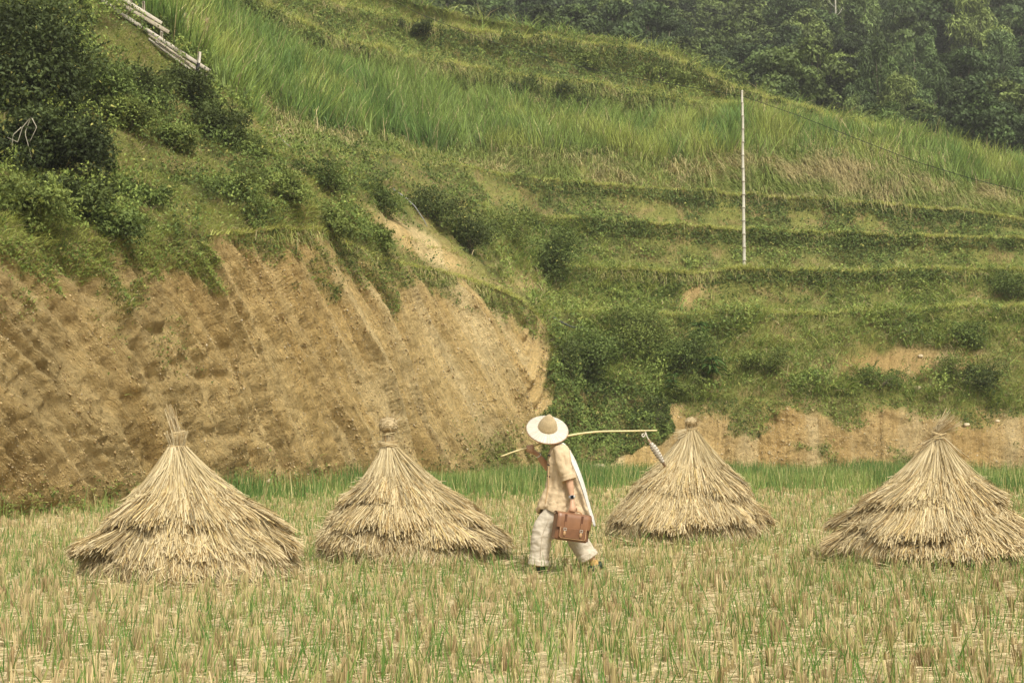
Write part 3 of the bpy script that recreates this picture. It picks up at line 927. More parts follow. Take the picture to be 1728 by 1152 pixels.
# loose straw lying on the ground
bl = Bag()
for n_, y0, y1, ww, ll in ((70000, 6, 16, .0055, .14), (60000, 16, 34, .009, .17), (20000, 34, 60, .018, .3)):
    p = field_pts(n_, y0, y1); p = p[outside(p, 1.0)]; N = len(p)
    den = fbm(p[:, 0] * .7, p[:, 1] * .7, 0, 219, 3) + U(-.3, .3, N) > .33
    p = p[den]; N = len(p)
    an = U(0, 2 * PI, N)
    d0 = np.stack([np.cos(an), np.sin(an), RS.normal(size=N) * .10], -1)
    p[:, 2] = U(.0, .045, N)
    c_ = mixc(STL, STU, U(0, 1, N)[:, None] ** 1.2) * U(.75, 1.15, N)[:, None]
    ribbons(bl, p, norm(d0), U(.3, 1.2, N) * ll, ww * U(.7, 1.3, N), RS.normal(size=(N, 3)) * np.array([.12, .12, 0]), 2, c_, .8)
# ring of fallen straw round each stack
for x, y, r in SC:
    N = 1800; an = U(0, 2 * PI, N); rr = r * (U(.85, 1.2, N) ** 1.0)
    p = np.stack([x + np.cos(an) * rr, y + np.sin(an) * rr, U(.01, .07, N)], -1)
    a2 = an + RS.normal(size=N) * .9
    ribbons(bl, p, norm(np.stack([np.cos(a2), np.sin(a2), RS.normal(size=N) * .15], -1)), U(.1, .3, N), .008, RS.normal(size=(N, 3)) * .08, 2, mixc(STL, STU, U(0, 1, N)[:, None]), .7)
tag(bl.build('loose_straw', M_straw, None, False), kind='stuff')

# ------------------------------------------------------------------ straw stacks
PROF = np.array([[0, .96], [.06, 1.0], [.16, 1.0], [.28, .92], [.37, .83], [.46, .73], [.56, .59], [.66, .45], [.77, .29], [.87, .165], [.95, .09], [1, .055]])


def stack(i, label):
    cx, d_, R_, H_, lean, kind = STACKS[i]
    x0 = (cx - CX) / F * d_
    rt = empty('straw_stack', (x0, d_, 0), 0)
    tag(rt, label, 'straw stack', 'conical straw stacks standing in the field')
    sd_ = 300 + i * 10

    def surf(an, h, off=0.0):
        """point on the stack skin; h 0 at the ground, 1 at the knot"""
        rad = np.interp(h, PROF[:, 0], PROF[:, 1]) * R_
        lump = 1 + .15 * (fbm(np.cos(an) * 1.3 + 5, np.sin(an) * 1.3, h * 2.5, sd_, 3) - .5) * 2
        rad = rad * lump + off
        return np.stack([np.cos(an) * rad + lean * h ** 1.3, np.sin(an) * rad * .95, h * H_], -1)

    # solid heart of inner straw, coloured dark for the shade beneath the hems
    na, nh = 48, 26
    hh, aa = np.meshgrid(np.linspace(0, 1, nh), np.linspace(0, 2 * PI, na, endpoint=False), indexing='ij')
    V = surf(aa, hh, -.07 - .0 * hh); V[-1] = V[-1] * 1.0
    V = V.reshape(-1, 3)
    k = (np.arange(nh - 1)[:, None] * na + np.arange(na)[None]).ravel()
    k2 = (np.arange(nh - 1)[:, None] * na + (np.arange(na)[None] + 1) % na).ravel()
    mesh('straw_heart', V, np.stack([k, k2, k2 + na, k + na], -1), M_straw, rt, np.ones((len(V), 3)) * np.array([.12, .085, .04]))
    # tiers, bottom to top: (h at the lower hem, h at the root, straws)
    tiers = [(0.0, .30, 5200, .05), (.17, .50, 4600, .10), (.36, .70, 4200, .09), (.52, .93, 4400, .07)]
    if kind == 0: tiers = [(0.0, .32, 6600, .05), (.22, .55, 5200, .15), (.44, .97, 6000, .11)]
    if kind == 1: tiers = [(0.0, .27, 5000, .03), (.20, .46, 4400, .12), (.36, .66, 4000, .10), (.52, .95, 5000, .07)]
    if kind == 2: tiers = [(0.0, .34, 5000, .04), (.22, .56, 4600, .12), (.45, .95, 6200, .09)]
    if kind == 3: tiers = [(0.0, .24, 4600, .03), (.15, .40, 4200, .12), (.31, .58, 4200, .14), (.48, .94, 5200, .09)]
    for ti, (h0, h1, n_, lift) in enumerate(tiers):
        bg_ = Bag()
        n_ = int(n_ * 1.9)
        an = U(0, 2 * PI, n_)
        hem = h0 + .13 * (fbm(np.cos(an) * 2.6, np.sin(an) * 2.6, ti, sd_ + 3, 3) - .5) * 2 * (1 if ti else .15) + .06 * (vn(np.cos(an) * 9, np.sin(an) * 9, ti, 9) - .5) * (1 if ti else 0) + RS.normal(size=n_) * .012
        hem = np.maximum(hem, 0.0)
        # start anywhere above the hem: several overlapping lengths of straw
        hs_ = hem + (h1 - hem) * U(.12, 1, n_) ** .75
        ln = np.minimum(U(.16, .40, n_), hs_ - hem + U(-.01, .05, n_))
        he = np.maximum(hs_ - ln, .002)
        twist = RS.normal(size=n_) * .10 + .35 * (fbm(np.cos(an) * 1.8, np.sin(an) * 1.8, ti + 4, sd_ + 6, 2) - .5)
        if ti == 0: twist = twist * 2.4 + RS.normal(size=n_) * .22
        if ti == 1: twist = twist * 1.5 + RS.normal(size=n_) * .08
        depth = U(0, 1, n_)
        ns = 4
        tt = np.linspace(0, 1, ns + 1)
        H = hs_[:, None] * (1 - tt) + he[:, None] * tt
        near = np.clip((hem[:, None] + .16 - H) / .16, 0, 1)      # close to the hem the thatch stands off
        A = an[:, None] + twist[:, None] * tt * .35 / np.maximum(np.interp(H, PROF[:, 0], PROF[:, 1]), .15)
        stand = lift * (.25 + 1.3 * sstep(.35, .65, fbm(np.cos(an) * 2, np.sin(an) * 2, ti * 3, sd_ + 5, 3)))
        OFF = -.045 + stand[:, None] * near ** 1.2 + .05 * depth[:, None] + RS.normal(size=(n_, 1)) * .008
        PT = surf(A.ravel(), H.ravel(), OFF.ravel()).reshape(n_, ns + 1, 3)
        jit = RS.normal(size=(n_, 1, 3)) * (.034 if ti == 0 else .024) * tt[None, :, None] ** 2
        PT = PT + jit
        PT[..., 2] = np.maximum(PT[..., 2], .004)
        T = norm(PT[:, -1] - PT[:, 0])
        nrm = np.stack([np.cos(an), np.sin(an), .5 * np.ones(n_)], -1)
        side = norm(np.cross(T, norm(nrm + RS.normal(size=(n_, 3)) * .45)))
        w = U(.0045, .0095, n_)
        Aa = PT - side[:, None] * w[:, None, None] / 2; Bb = PT + side[:, None] * w[:, None, None] / 2
        V = np.stack([Aa, Bb], 2).reshape(-1, 3)
        ix = (np.arange(n_)[:, None] * (ns + 1) + np.arange(ns)[None]).ravel() * 2
        base = mixc(np.array([.51, .39, .195]), np.array([.66, .545, .33]), U(0, 1, n_)[:, None])
        base = np.where((U(0, 1, n_) < .22)[:, None], np.array([.38, .26, .11]), base)
        base = np.where((U(0, 1, n_) < .07)[:, None], np.array([.60, .46, .20]), base)
        if ti == 0: base = base * .86
        base = np.where((U(0, 1, n_) < .14)[:, None], base * .5, base)
        base = base * (.78 + .42 * fbm(np.cos(an) * 3, np.sin(an) * 3, hs_ * 6, sd_ + 8, 2))[:, None] * U(.85, 1.12, n_)[:, None]
        bg_.add(V, np.stack([ix, ix + 1, ix + 3, ix + 2], -1), np.repeat(base, (ns + 1) * 2, 0))
        # loose ends poking out
        m_ = 700
        a3 = U(0, 2 * PI, m_); h3 = np.maximum(h0, .01) + (h1 - h0) * U(0, .5, m_)
        p3 = surf(a3, h3, .02 + lift * .5 * np.ones(m_))
        d3 = norm(np.stack([np.cos(a3) * .6, np.sin(a3) * .6, -np.ones(m_)], -1) + RS.normal(size=(m_, 3)) * .55)
        L3 = U(.05, .15, m_)
        L3 = np.where(p3[:, 2] + d3[:, 2] * L3 < 0.0, .06, L3)
        ribbons(bg_, p3, d3, L3, .008, RS.normal(size=(m_, 3)) * .15, 2, mixc(STL, STU, U(0, 1, m_)[:, None]), .6)
        bg_.build('thatch_layer', M_straw, rt, False)
    top = np.array([lean, 0, H_])
    # neck, knot and tuft
    b = Bag()

    def bundle(p0, axis, n_, r0, r1, L0, L1, spread, col=None, bend=.0):
        an = U(0, 2 * PI, n_); rr = np.sqrt(U(0, 1, n_))
        ax = norm(np.asarray(axis, float)); s1_ = norm(np.cross(ax, [0.1, 1, 0.05])); s2_ = np.cross(ax, s1_)
        o = (np.cos(an) * rr)[:, None] * s1_ + (np.sin(an) * rr)[:, None] * s2_
        base = np.asarray(p0) + o * r0
        d = norm(ax + o * spread + RS.normal(size=(n_, 3)) * .06)
        c = mixc(np.array([.42, .325, .17]), np.array([.58, .49, .31]), U(0, 1, n_)[:, None])
        c = np.where((U(0, 1, n_) < .25)[:, None], np.array([.34, .23, .1]), c)
        ribbons(b, base, d, U(L0, L1, n_), U(.005, .010, n_), o * bend + RS.normal(size=(n_, 3)) * .06, 3, c, .5)

    def ring(c, axis, R, r, n_, turns=1.2):
        """straw wound round the bundle"""
        ax = norm(np.asarray(axis, float)); s1_ = norm(np.cross(ax, [0.1, 1, 0.05])); s2_ = np.cross(ax, s1_)
        t = np.linspace(0, turns * 2 * PI, 22)
        for _ in range(n_):
            ph = U(0, 6.3); rj = R + RS.normal() * r * .5; tz = RS.normal() * r; tilt = RS.normal() * .25
            pts = np.asarray(c) + rj * (np.cos(t + ph)[:, None] * s1_ + np.sin(t + ph)[:, None] * s2_) + ax * (tz + tilt * rj * np.cos(t + ph))[:, None]
            T_ = norm(np.gradient(pts, axis=0)); sd2 = norm(np.cross(T_, pts - np.asarray(c) + 1e-3))
            w_ = .009
            V = np.stack([pts - sd2 * w_ / 2, pts + sd2 * w_ / 2], 1).reshape(-1, 3)
            k_ = np.arange(21) * 2
            cc = mixc(np.array([.42, .3, .14]), np.array([.66, .54, .31]), U())
            b.add(V, np.stack([k_, k_ + 1, k_ + 3, k_ + 2], -1), np.tile(cc, (44, 1)))

    def ball(c, R, n_, sq=1.0):
        """knob of wound straw: short strands wrapped on a round core"""
        cen = np.asarray(c)
        v = norm(RS.normal(size=(n_, 3))); t0 = norm(np.cross(v, RS.normal(size=(n_, 3)) * .5 + np.array([0, .3, 1.0])))
        p_ = cen + v * R * U(.75, 1.02, n_)[:, None] * np.array([1, 1, sq])
        L_ = U(.6, 1.3, n_) * R
        cc = mixc(np.array([.36, .26, .12]), np.array([.62, .5, .3]), (U(0, 1, n_) * .6 + .4 * (v[:, 2] > 0))[:, None])
        ribbons(b, p_ - t0 * L_[:, None] / 2, t0, L_, .010, -v * .0, 3, cc, .8, side=norm(np.cross(t0, v)))
        an_, hh_ = np.meshgrid(np.linspace(0, 2 * PI, 12, endpoint=False), np.linspace(.02, PI - .02, 8))
        V = cen + .86 * R * np.stack([np.cos(an_) * np.sin(hh_), np.sin(an_) * np.sin(hh_), np.cos(hh_) * sq], -1).reshape(-1, 3)
        k_ = (np.arange(7)[:, None] * 12 + np.arange(12)[None]).ravel(); k3 = (np.arange(7)[:, None] * 12 + (np.arange(12)[None] + 1) % 12).ravel()
        b.add(V, np.stack([k_, k3, k3 + 12, k_ + 12], -1), np.ones((len(V), 3)) * np.array([.30, .21, .10]))

    bundle(top - [0, 0, .20], (0, 0, 1), 420, .17, .0, .16, .30, -.55)
    # strands running from the neck down over the shoulder
    n_ = 900; an = U(0, 2 * PI, n_)
    hs_ = U(.86, 1.0, n_); ln = U(.12, .30, n_)
    p_ = surf(an, hs_, .015 + U(0, .02, n_)); q_ = surf(an + RS.normal(size=n_) * .15, hs_ - ln, .015 + U(0, .03, n_))
    ribbons(b, p_, norm(q_ - p_), np.linalg.norm(q_ - p_, axis=1), .009, RS.normal(size=(n_, 3)) * .02, 3, mixc(np.array([.45, .35, .18]), np.array([.62, .52, .32]), U(0, 1, n_)[:, None]), .7)
    if kind == 0:
        bundle(top - [0, 0, .04], (-.05, 0, 1), 340, .075, .0, .12, .2, .25)
        ring(top + [0, 0, .10], (0, 0, 1), .075, .02, 9); ring(top + [0, 0, -.02], (.1, 0, 1), .09, .012, 6)
        bundle(top + [-.01, 0, .08], (-.25, 0, 1), 170, .06, .0, .12, .36, .03, bend=-.18)
        ball(top + [0, 0, .05], .078, 260, 1.2)
    elif kind == 1:
        bundle(top - [0, 0, .05], (0, 0, 1), 320, .09, .0, .12, .22, -.2)
        ring(top + [0, 0, .13], (0, 0, 1), .07, .015, 8)
        ball(top + [0, 0, .22], .105, 900, .95)
        ring(top + [0, 0, .0], (.1, 0, 1), .12, .02, 10)
        bundle(top + [.04, 0, .27], (.4, 0, 1), 30, .06, .0, .06, .14, .6)
        for s_ in (-1, 1):   # loose loops on the shoulders
            ring(top + [.22 * s_, -.2, -.10], (.3 * s_, -.8, .6), .12, .02, 2, .6)
    elif kind == 2:
        bundle(top - [0, 0, .10], (0, 0, 1), 320, .09, .0, .10, .2, -.1)
        ring(top + [0, 0, .0], (0, 0, 1), .085, .02, 7)
        ball(top + [0, 0, .10], .085, 420, .9)
        bundle(top + [.02, 0, .10], (.9, 0, .35), 70, .05, .0, .06, .17, .5)
        bundle(top + [-.06, -.04, -.04], (-.8, -.2, -.35), 90, .05, .0, .1, .24, .3)
    else:
        bundle(top - [0, 0, .08], (.15, 0, 1), 300, .09, .0, .12, .22, -.1)
        ring(top + [0, 0, .03], (.2, 0, 1), .085, .02, 8)
        ball(top + [.08, 0, .15], .075, 300, 1.0)
        bundle(top + [.0, -.02, .08], (.75, 0, .62), 170, .05, .0, .14, .32, .25, bend=.1)
        bundle(top + [-.03, -.05, .0], (-.8, -.1, -.6), 50, .04, .0, .15, .38, .3)
        bundle(top + [.04, -.05, .0], (.6, -.2, -.8), 40, .04, .0, .15, .42, .3)
    # dark core of the neck
    v_, f_ = tube_arrays([top - [0, 0, .3], top - [0, 0, .12], top + [0, 0, .02], top + [.02, 0, .12]], [.22, .085, .055, .045], 12)
    o_ = b.build('straw_topknot', M_straw, rt, False)
    c_ = np.ones((len(v_), 3)) * np.array([.24, .17, .08])
    mesh('neck_core', v_, f_, M_straw, o_, c_)
    return rt


stack(0, 'largest straw stack at the far left of the field, tall upright tuft above its knot')
stack(1, 'straw stack behind the walking person, topped with a round ball knot leaning left')
stack(2, 'smallest looking straw stack under the end of the carrying pole, narrow pointed top')
stack(3, 'straw stack at the right edge of the field, its topknot bent over to the right')

# ------------------------------------------------------------------ forest on the hill behind
fy = np.linspace(112, 430, 70); fx = np.linspace(-150, 300, 110)
FX, FY = np.meshgrid(fx, fy)


def fz(x, y):
    return 21.5 + np.maximum(y - 112, 0) * .40 - np.maximum(y - 330, 0) * .5 + (fbm(x * .02, y * .02, 0, 401, 3) - .5) * 14 * sstep(118, 170, y) + np.clip(-x * .06, -3, 6) * sstep(112, 150, y) - np.maximum(x - 30, 0) * .02


FZ = fz(FX, FY); FZ[0] = FZ[0] - 12
nn_ = len(fx)
ii = (np.arange(len(fy) - 1)[:, None] * nn_ + np.arange(nn_ - 1)[None]).ravel()
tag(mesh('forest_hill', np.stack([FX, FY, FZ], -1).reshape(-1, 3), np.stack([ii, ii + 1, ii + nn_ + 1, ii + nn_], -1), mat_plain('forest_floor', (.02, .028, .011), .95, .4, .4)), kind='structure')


def crown_mesh(seed, H, Rr, kind):
    """leaf clumps through the volume of a crown made of uneven boughs"""
    r = np.random.default_rng(seed)
    b = Bag()
    nb = dict(round=26, feather=20, cone=22, spread=16)[kind]
    cs = []
    for i in range(nb):
        t = r.uniform(.0, 1)
        if kind == 'round':
            z = H * (.38 + .55 * t); rr = Rr * math.sqrt(max(.06, 1 - (2 * t - .75) ** 2 * .8)) * .72
        elif kind == 'feather':
            z = H * (.30 + .62 * t); rr = Rr * (1.05 - .55 * t) * .85
        elif kind == 'cone':
            z = H * (.2 + .75 * t); rr = Rr * (1.05 - t) * .9
        else:
            z = H * (.55 + .36 * t); rr = Rr * (1.1 - .6 * t) * .95
        an = r.uniform(0, 2 * PI); q = math.sqrt(r.uniform(.15, 1))
        cs.append((math.cos(an) * rr * q, math.sin(an) * rr * q, z, Rr * r.uniform(.24, .42) * (1.15 - .4 * t)))
    for (x, y, z, s) in cs:
        n_ = int(330 * (s / (Rr * .33)) ** 1.5)
        v = norm(r.normal(size=(n_, 3)) + np.array([0, 0, .35]))
        rad = s * r.uniform(.55, 1.08, n_)[:, None]
        sc = np.array([1.15, 1.15, .62]) if kind != 'feather' else np.array([.95, .95, 1.0])
        p = np.array([x, y, z]) + v * rad * sc
        p[:, 2] -= (np.linalg.norm(p[:, :2], axis=1) / Rr) ** 2 * .35
        tone = r.uniform(.45, 1.7)
        c = np.ones((n_, 3)) * tone * r.uniform(.7, 1.3, (n_, 1))
        l = r.uniform(.16, .42, n_) * Rr / 3.0
        if kind == 'feather': a = norm(r.normal(size=(n_, 3)) * .6 + np.array([0, 0, -1.0]) + v * .7); w = l * .35; l = l * 1.5
        elif kind == 'spread': a = norm(v * np.array([1, 1, .1]) + r.normal(size=(n_, 3)) * .4); w = l * .4; l = l * 1.2
        else: a = norm(r.normal(size=(n_, 3))); w = l * .65
        leaves(b, p, a, norm(v + r.normal(size=(n_, 3)) * .5 + UP * .4), l, w, c)
    # twigs and limbs
    parts = []
    k = 1
    for j in range(k):
        dx, dy = (r.normal() * .25, r.normal() * .25)
        parts.append(tube_arrays([(dx * .3, dy * .3, -1.2), (dx, dy, H * .2), (dx * 2, dy * 2, H * .5), (dx * 2.5, dy * 2, H * .8)], [.05 * Rr, .042 * Rr, .03 * Rr, .008 * Rr], 7))
    for (x, y, z, s) in cs[::3]:
        parts.append(tube_arrays([(0, 0, z * .55), (x * .5, y * .5, z * .8), (x * .9, y * .9, z)], [.02 * Rr, .013 * Rr, .005 * Rr], 5))
    tv, tf = join(parts)
    return b, tv, tf


def mat_crown(name, col):
    m, nt, b, out = new_mat(name)
    at = nt.nodes.new('ShaderNodeAttribute'); at.attribute_name = 'tint'
    oi = nt.nodes.new('ShaderNodeObjectInfo')
    r = ramp(nt, oi.outputs['Random'], [(0, tuple(np.array(col) * .60)), (.5, col), (.8, tuple(np.array(col) * np.array([1.5, 1.3, 1.1]))), (1, tuple(np.array(col) * np.array([2.1, 1.75, 1.5])))])
    c = mul(nt, at.outputs['Color'], r.outputs[0])
    nt.links.new(c, b.inputs['Base Color']); b.inputs['Roughness'].default_value = .6; b.inputs['Specular IOR Level'].default_value = .2
    t = nt.nodes.new('ShaderNodeBsdfTranslucent'); nt.links.new(c, t.inputs[0])
    mx = nt.nodes.new('ShaderNodeMixShader'); mx.inputs[0].default_value = .2
    nt.links.new(b.outputs[0], mx.inputs[1]); nt.links.new(t.outputs[0], mx.inputs[2]); nt.links.new(mx.outputs[0], out.inputs[0])
    return m


CM = dict(round=mat_crown('broadleaf_crown', (.066, .10, .031)), feather=mat_crown('bamboo_crown', (.085, .125, .04)), cone=mat_crown('narrow_crown', (.06, .085, .028)), spread=mat_crown('palm_like_crown', (.082, .122, .034)))
SPEC = dict(round=('broadleaf_tree', 'broadleaf tree', 'rounded dark green broadleaf tree'), feather=('bamboo_clump', 'bamboo', 'feathery olive green bamboo clump'),
            cone=('narrow_tree', 'tree', 'narrow upright dark tree'), spread=('spreading_tree', 'tree', 'spreading flat topped tree with layered boughs'))
protos = {}
for kd, cnt in (('round', 4), ('feather', 3), ('cone', 2), ('spread', 2)):
    protos[kd] = []
    for j in range(cnt):
        H, Rr = {'round': (9.5, 4.2), 'feather': (10.5, 3.6), 'cone': (10, 2.9), 'spread': (8, 4.0)}[kd]
        b, tv, tf = crown_mesh(500 + j + len(kd) * 13, H, Rr, kd)
        oc = b.build('crown', CM[kd], None, False); ot = mesh('trunk', tv, tf, M_bark, None)
        protos[kd].append((oc, ot, [False]))


def place_tree(kd, x, y, z, s, rz, label, group, cat=None, name=None):
    j = RS.integers(len(protos[kd])); oc, ot, used = protos[kd][j]
    r = empty(name or SPEC[kd][0], (x, y, z), rz); r.scale = (s, s, s * U(.85, 1.2))
    tag(r, label, cat or SPEC[kd][1], group)
    for src in (oc, ot):
        if used[0]:
            c = src.copy(); COL.objects.link(c)
        else:
            c = src
        c.parent = r
    used[0] = True
    return r


bag = Bag()
N = 60000
y = U(112, 300, N); x = (U(480, 1950, N) - CX) / F * y
pp = np.stack([x, y, fz(x, y) + U(0, 2.2, N) * (.4 + 1.4 * fbm(x * .3, y * .3, 0, 431, 2))], -1)
leaves(bag, pp, RS.normal(size=(N, 3)), norm(RS.normal(size=(N, 3)) * .6 + UP), U(.35, .9, N), U(.25, .6, N), mixc(np.array([.04, .055, .02]), np.array([.09, .11, .035]), U(0, 1, N)[:, None]))
tag(bag.build('forest_undergrowth', M_far, None, False), kind='stuff')
pts_ = []
tries = 0
while len(pts_) < 292 and tries < 60000:
    tries += 1
    y = 118 + (U() ** .9) * 165
    px_ = U(560, 1840)
    x = (px_ - CX) / F * y
    z = float(fz(x, y))
    dmin = 4.6 + (y - 118) * .022
    if any((x - a) ** 2 + (y - b_) ** 2 < dmin ** 2 for a, b_, *_ in pts_): continue
    _, pyy = proj(np.array([x, y, z + 8.]))
    if pyy < -70: continue
    # hidden wholly behind the grassy crest
    cr = np.interp(px_, xs, KY['K9'])
    if proj(np.array([x, y, z + 10.]))[1] > cr + 8: continue
    pts_.append((x, y, z))
for (x, y, z) in pts_:
    px_, py_ = proj(np.array([x, y, z + 5.]))
    n_ = float(fbm(x * .035, y * .035, 0, 411, 2))
    kd = RS.choice(['round', 'feather', 'cone', 'spread'], p=[.70, .03, .12, .15])
    if px_ > 1430 and 60 < py_ < 260 and U() < .28: kd = 'feather'
    elif n_ > .62 and U() < .25: kd = 'feather'
    s = U(.82, 1.28) * (.85 + .2 * (y > 170))
    if y < 132: s = U(.5, .8)
    side = 'right' if px_ > 1300 else ('middle' if px_ > 960 else 'left')
    tier = 'near the grassy crest' if py_ > 130 + (px_ - 1000) * .16 else 'high on the hill'
    lab = SPEC[kd][2] + ' ' + tier + ', ' + side + ' forest'
    place_tree(kd, x, y, z, s, U(0, 6.28), lab, SPEC[kd][1] + 's ' + tier + ' ' + side)
for kd in protos:
    for oc, ot, used in protos[kd]:
        if not used[0]:
            bpy.data.objects.remove(oc); bpy.data.objects.remove(ot)

# pale bare trunks standing out of the forest
for i, (px_, y0p, y1p, d_) in enumerate([(1411, -30, 42, 190), (1510, -30, 45, 205), (1487, -30, 30, 210), (752 + 624, -20, 22, 215)]):
    b0 = P(px_, y1p, d_); t0 = P(px_ + U(-3, 3), y0p, d_)
    pts = [b0 - UP * 3, b0, (b0 + t0) / 2 + [U(-.2, .2), 0, 0], t0]
    rt = empty('dead_tree', tuple(b0 - UP * 3))
    w = ['tallest pale bare trunk in the upper forest, left of the others', 'pale thin bare trunk in the upper right forest, rightmost of the bare ones', 'short pale bare trunk close beside a taller one in the upper forest', 'faint bare trunk at the top edge of the forest, leftmost of the bare ones'][i]
    tag(rt, w, 'dead tree', 'pale bare trunks in the forest')
    v, f = tube_arrays(np.array(pts) - (b0 - UP * 3), [.13, .12, .10, .06], 7)
    mesh('trunk', v, f, M_palebark, rt)
    prt = []
    for k in range(5):
        q = (b0 * (1 - k / 5) + t0 * k / 5) - (b0 - UP * 3); an = U(0, 6.28)
        prt.append(tube_arrays([q, q + [math.cos(an) * .6, math.sin(an) * .6, .5], q + [math.cos(an) * 1.1, math.sin(an) * 1.1, 1.3]], [.06, .04, .015], 5))
    v, f = join(prt); mesh('branch', v, f, M_palebark, rt)
#PART3
# ------------------------------------------------------------------ shrubs and leafy plants on the hillside
def shrub(px, py, rx, ry, nl, size, tone, label, group=None, name='shrub', cat='shrub', ang=0.0, long_=1.4, lift=.5, seg=None, thick=.75):
    """leaf masses on branching stems, rooted where the hillside shows at (px, py + ry*.6)"""
    g, n = tpoint(px, py + ry * .55, seg)
    D = g[1]; m = D / F
    RX, RZ = rx * m, ry * m
    RY = (RX + RZ) * .5 * thick
    rt = empty(name, tuple(g)); tag(rt, label, cat, group)
    cen = P(px, py, D - RY * .35) - g
    ca, sa = math.cos(-ang), math.sin(-ang)
    b = Bag(); nc = max(7, int(9 + rx * ry / 260))
    cl = []
    for i in range(nc):
        v = RS.normal(size=3); v = v / np.linalg.norm(v) * U(.25, .92)
        q = np.array([v[0] * RX, v[1] * RY, v[2] * RZ])
        q = np.array([q[0] * ca - q[2] * sa, q[1], q[0] * sa + q[2] * ca])
        cl.append((cen + q, U(.24, .46) * min(RX, RZ) * 1.25 + .1, U(.6, 1.35)))
    tot = sum(c[1] ** 2 for c in cl)
    A, B_ = tone
    for c, s, t in cl:
        k = max(20, int(nl * s * s / tot))
        v = norm(RS.normal(size=(k, 3)) + np.array([0, -.25, .45]))
        p = c + v * s * U(.45, 1.1, k)[:, None] * np.array([1.1, 1, .85])
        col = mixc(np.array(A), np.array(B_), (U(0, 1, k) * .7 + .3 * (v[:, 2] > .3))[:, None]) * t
        col = np.where((U(0, 1, k) < .012)[:, None], YL, col)
        a = norm(RS.normal(size=(k, 3)) * .8 + v * .6 - UP * .35)
        l = size * U(.6, 1.3, k)
        leaves(b, p, a, norm(v * .7 + UP * .5 + RS.normal(size=(k, 3)) * .45), l * long_, l * .62, col)
    # ragged outline: sprigs leaving the mass in all directions
    ks = int(18 + rx * ry / 90)
    for _ in range(ks):
        c, s, t = cl[RS.integers(len(cl))]
        v = RS.normal(size=3); v[2] = abs(v[2]) * .9 + .1; v[1] -= .3; v = v / np.linalg.norm(v)
        ln = U(.25, .7) * s + .15; m_ = RS.integers(7, 15)
        f_ = np.linspace(.1, 1, m_)[:, None]
        p = c + v * s * .8 + (v * ln) * f_ + np.array([0, 0, -.25]) * ln * f_ ** 2
        a = norm(RS.normal(size=(m_, 3)) * .7 + v)
        leaves(b, p, a, norm(UP + RS.normal(size=(m_, 3)) * .5), size * U(.8, 1.7, m_) * long_, size * U(.5, .9, m_), mixc(np.array(A), np.array(B_), U(.2, 1, m_)[:, None]) * U(.8, 1.4))
    b.build('foliage', M_leaf, rt, False)
    pr = []
    for c, s, t in cl[:8]:
        pr.append(tube_arrays([(U(-.1, .1), U(-.1, .1), -.25), np.array(c) * .45 + RS.normal(size=3) * .06, np.array(c) * .95], [.04, .025, .008], 6))
    v, f = join(pr); mesh('stem', v, f, M_bark, rt)
    return rt


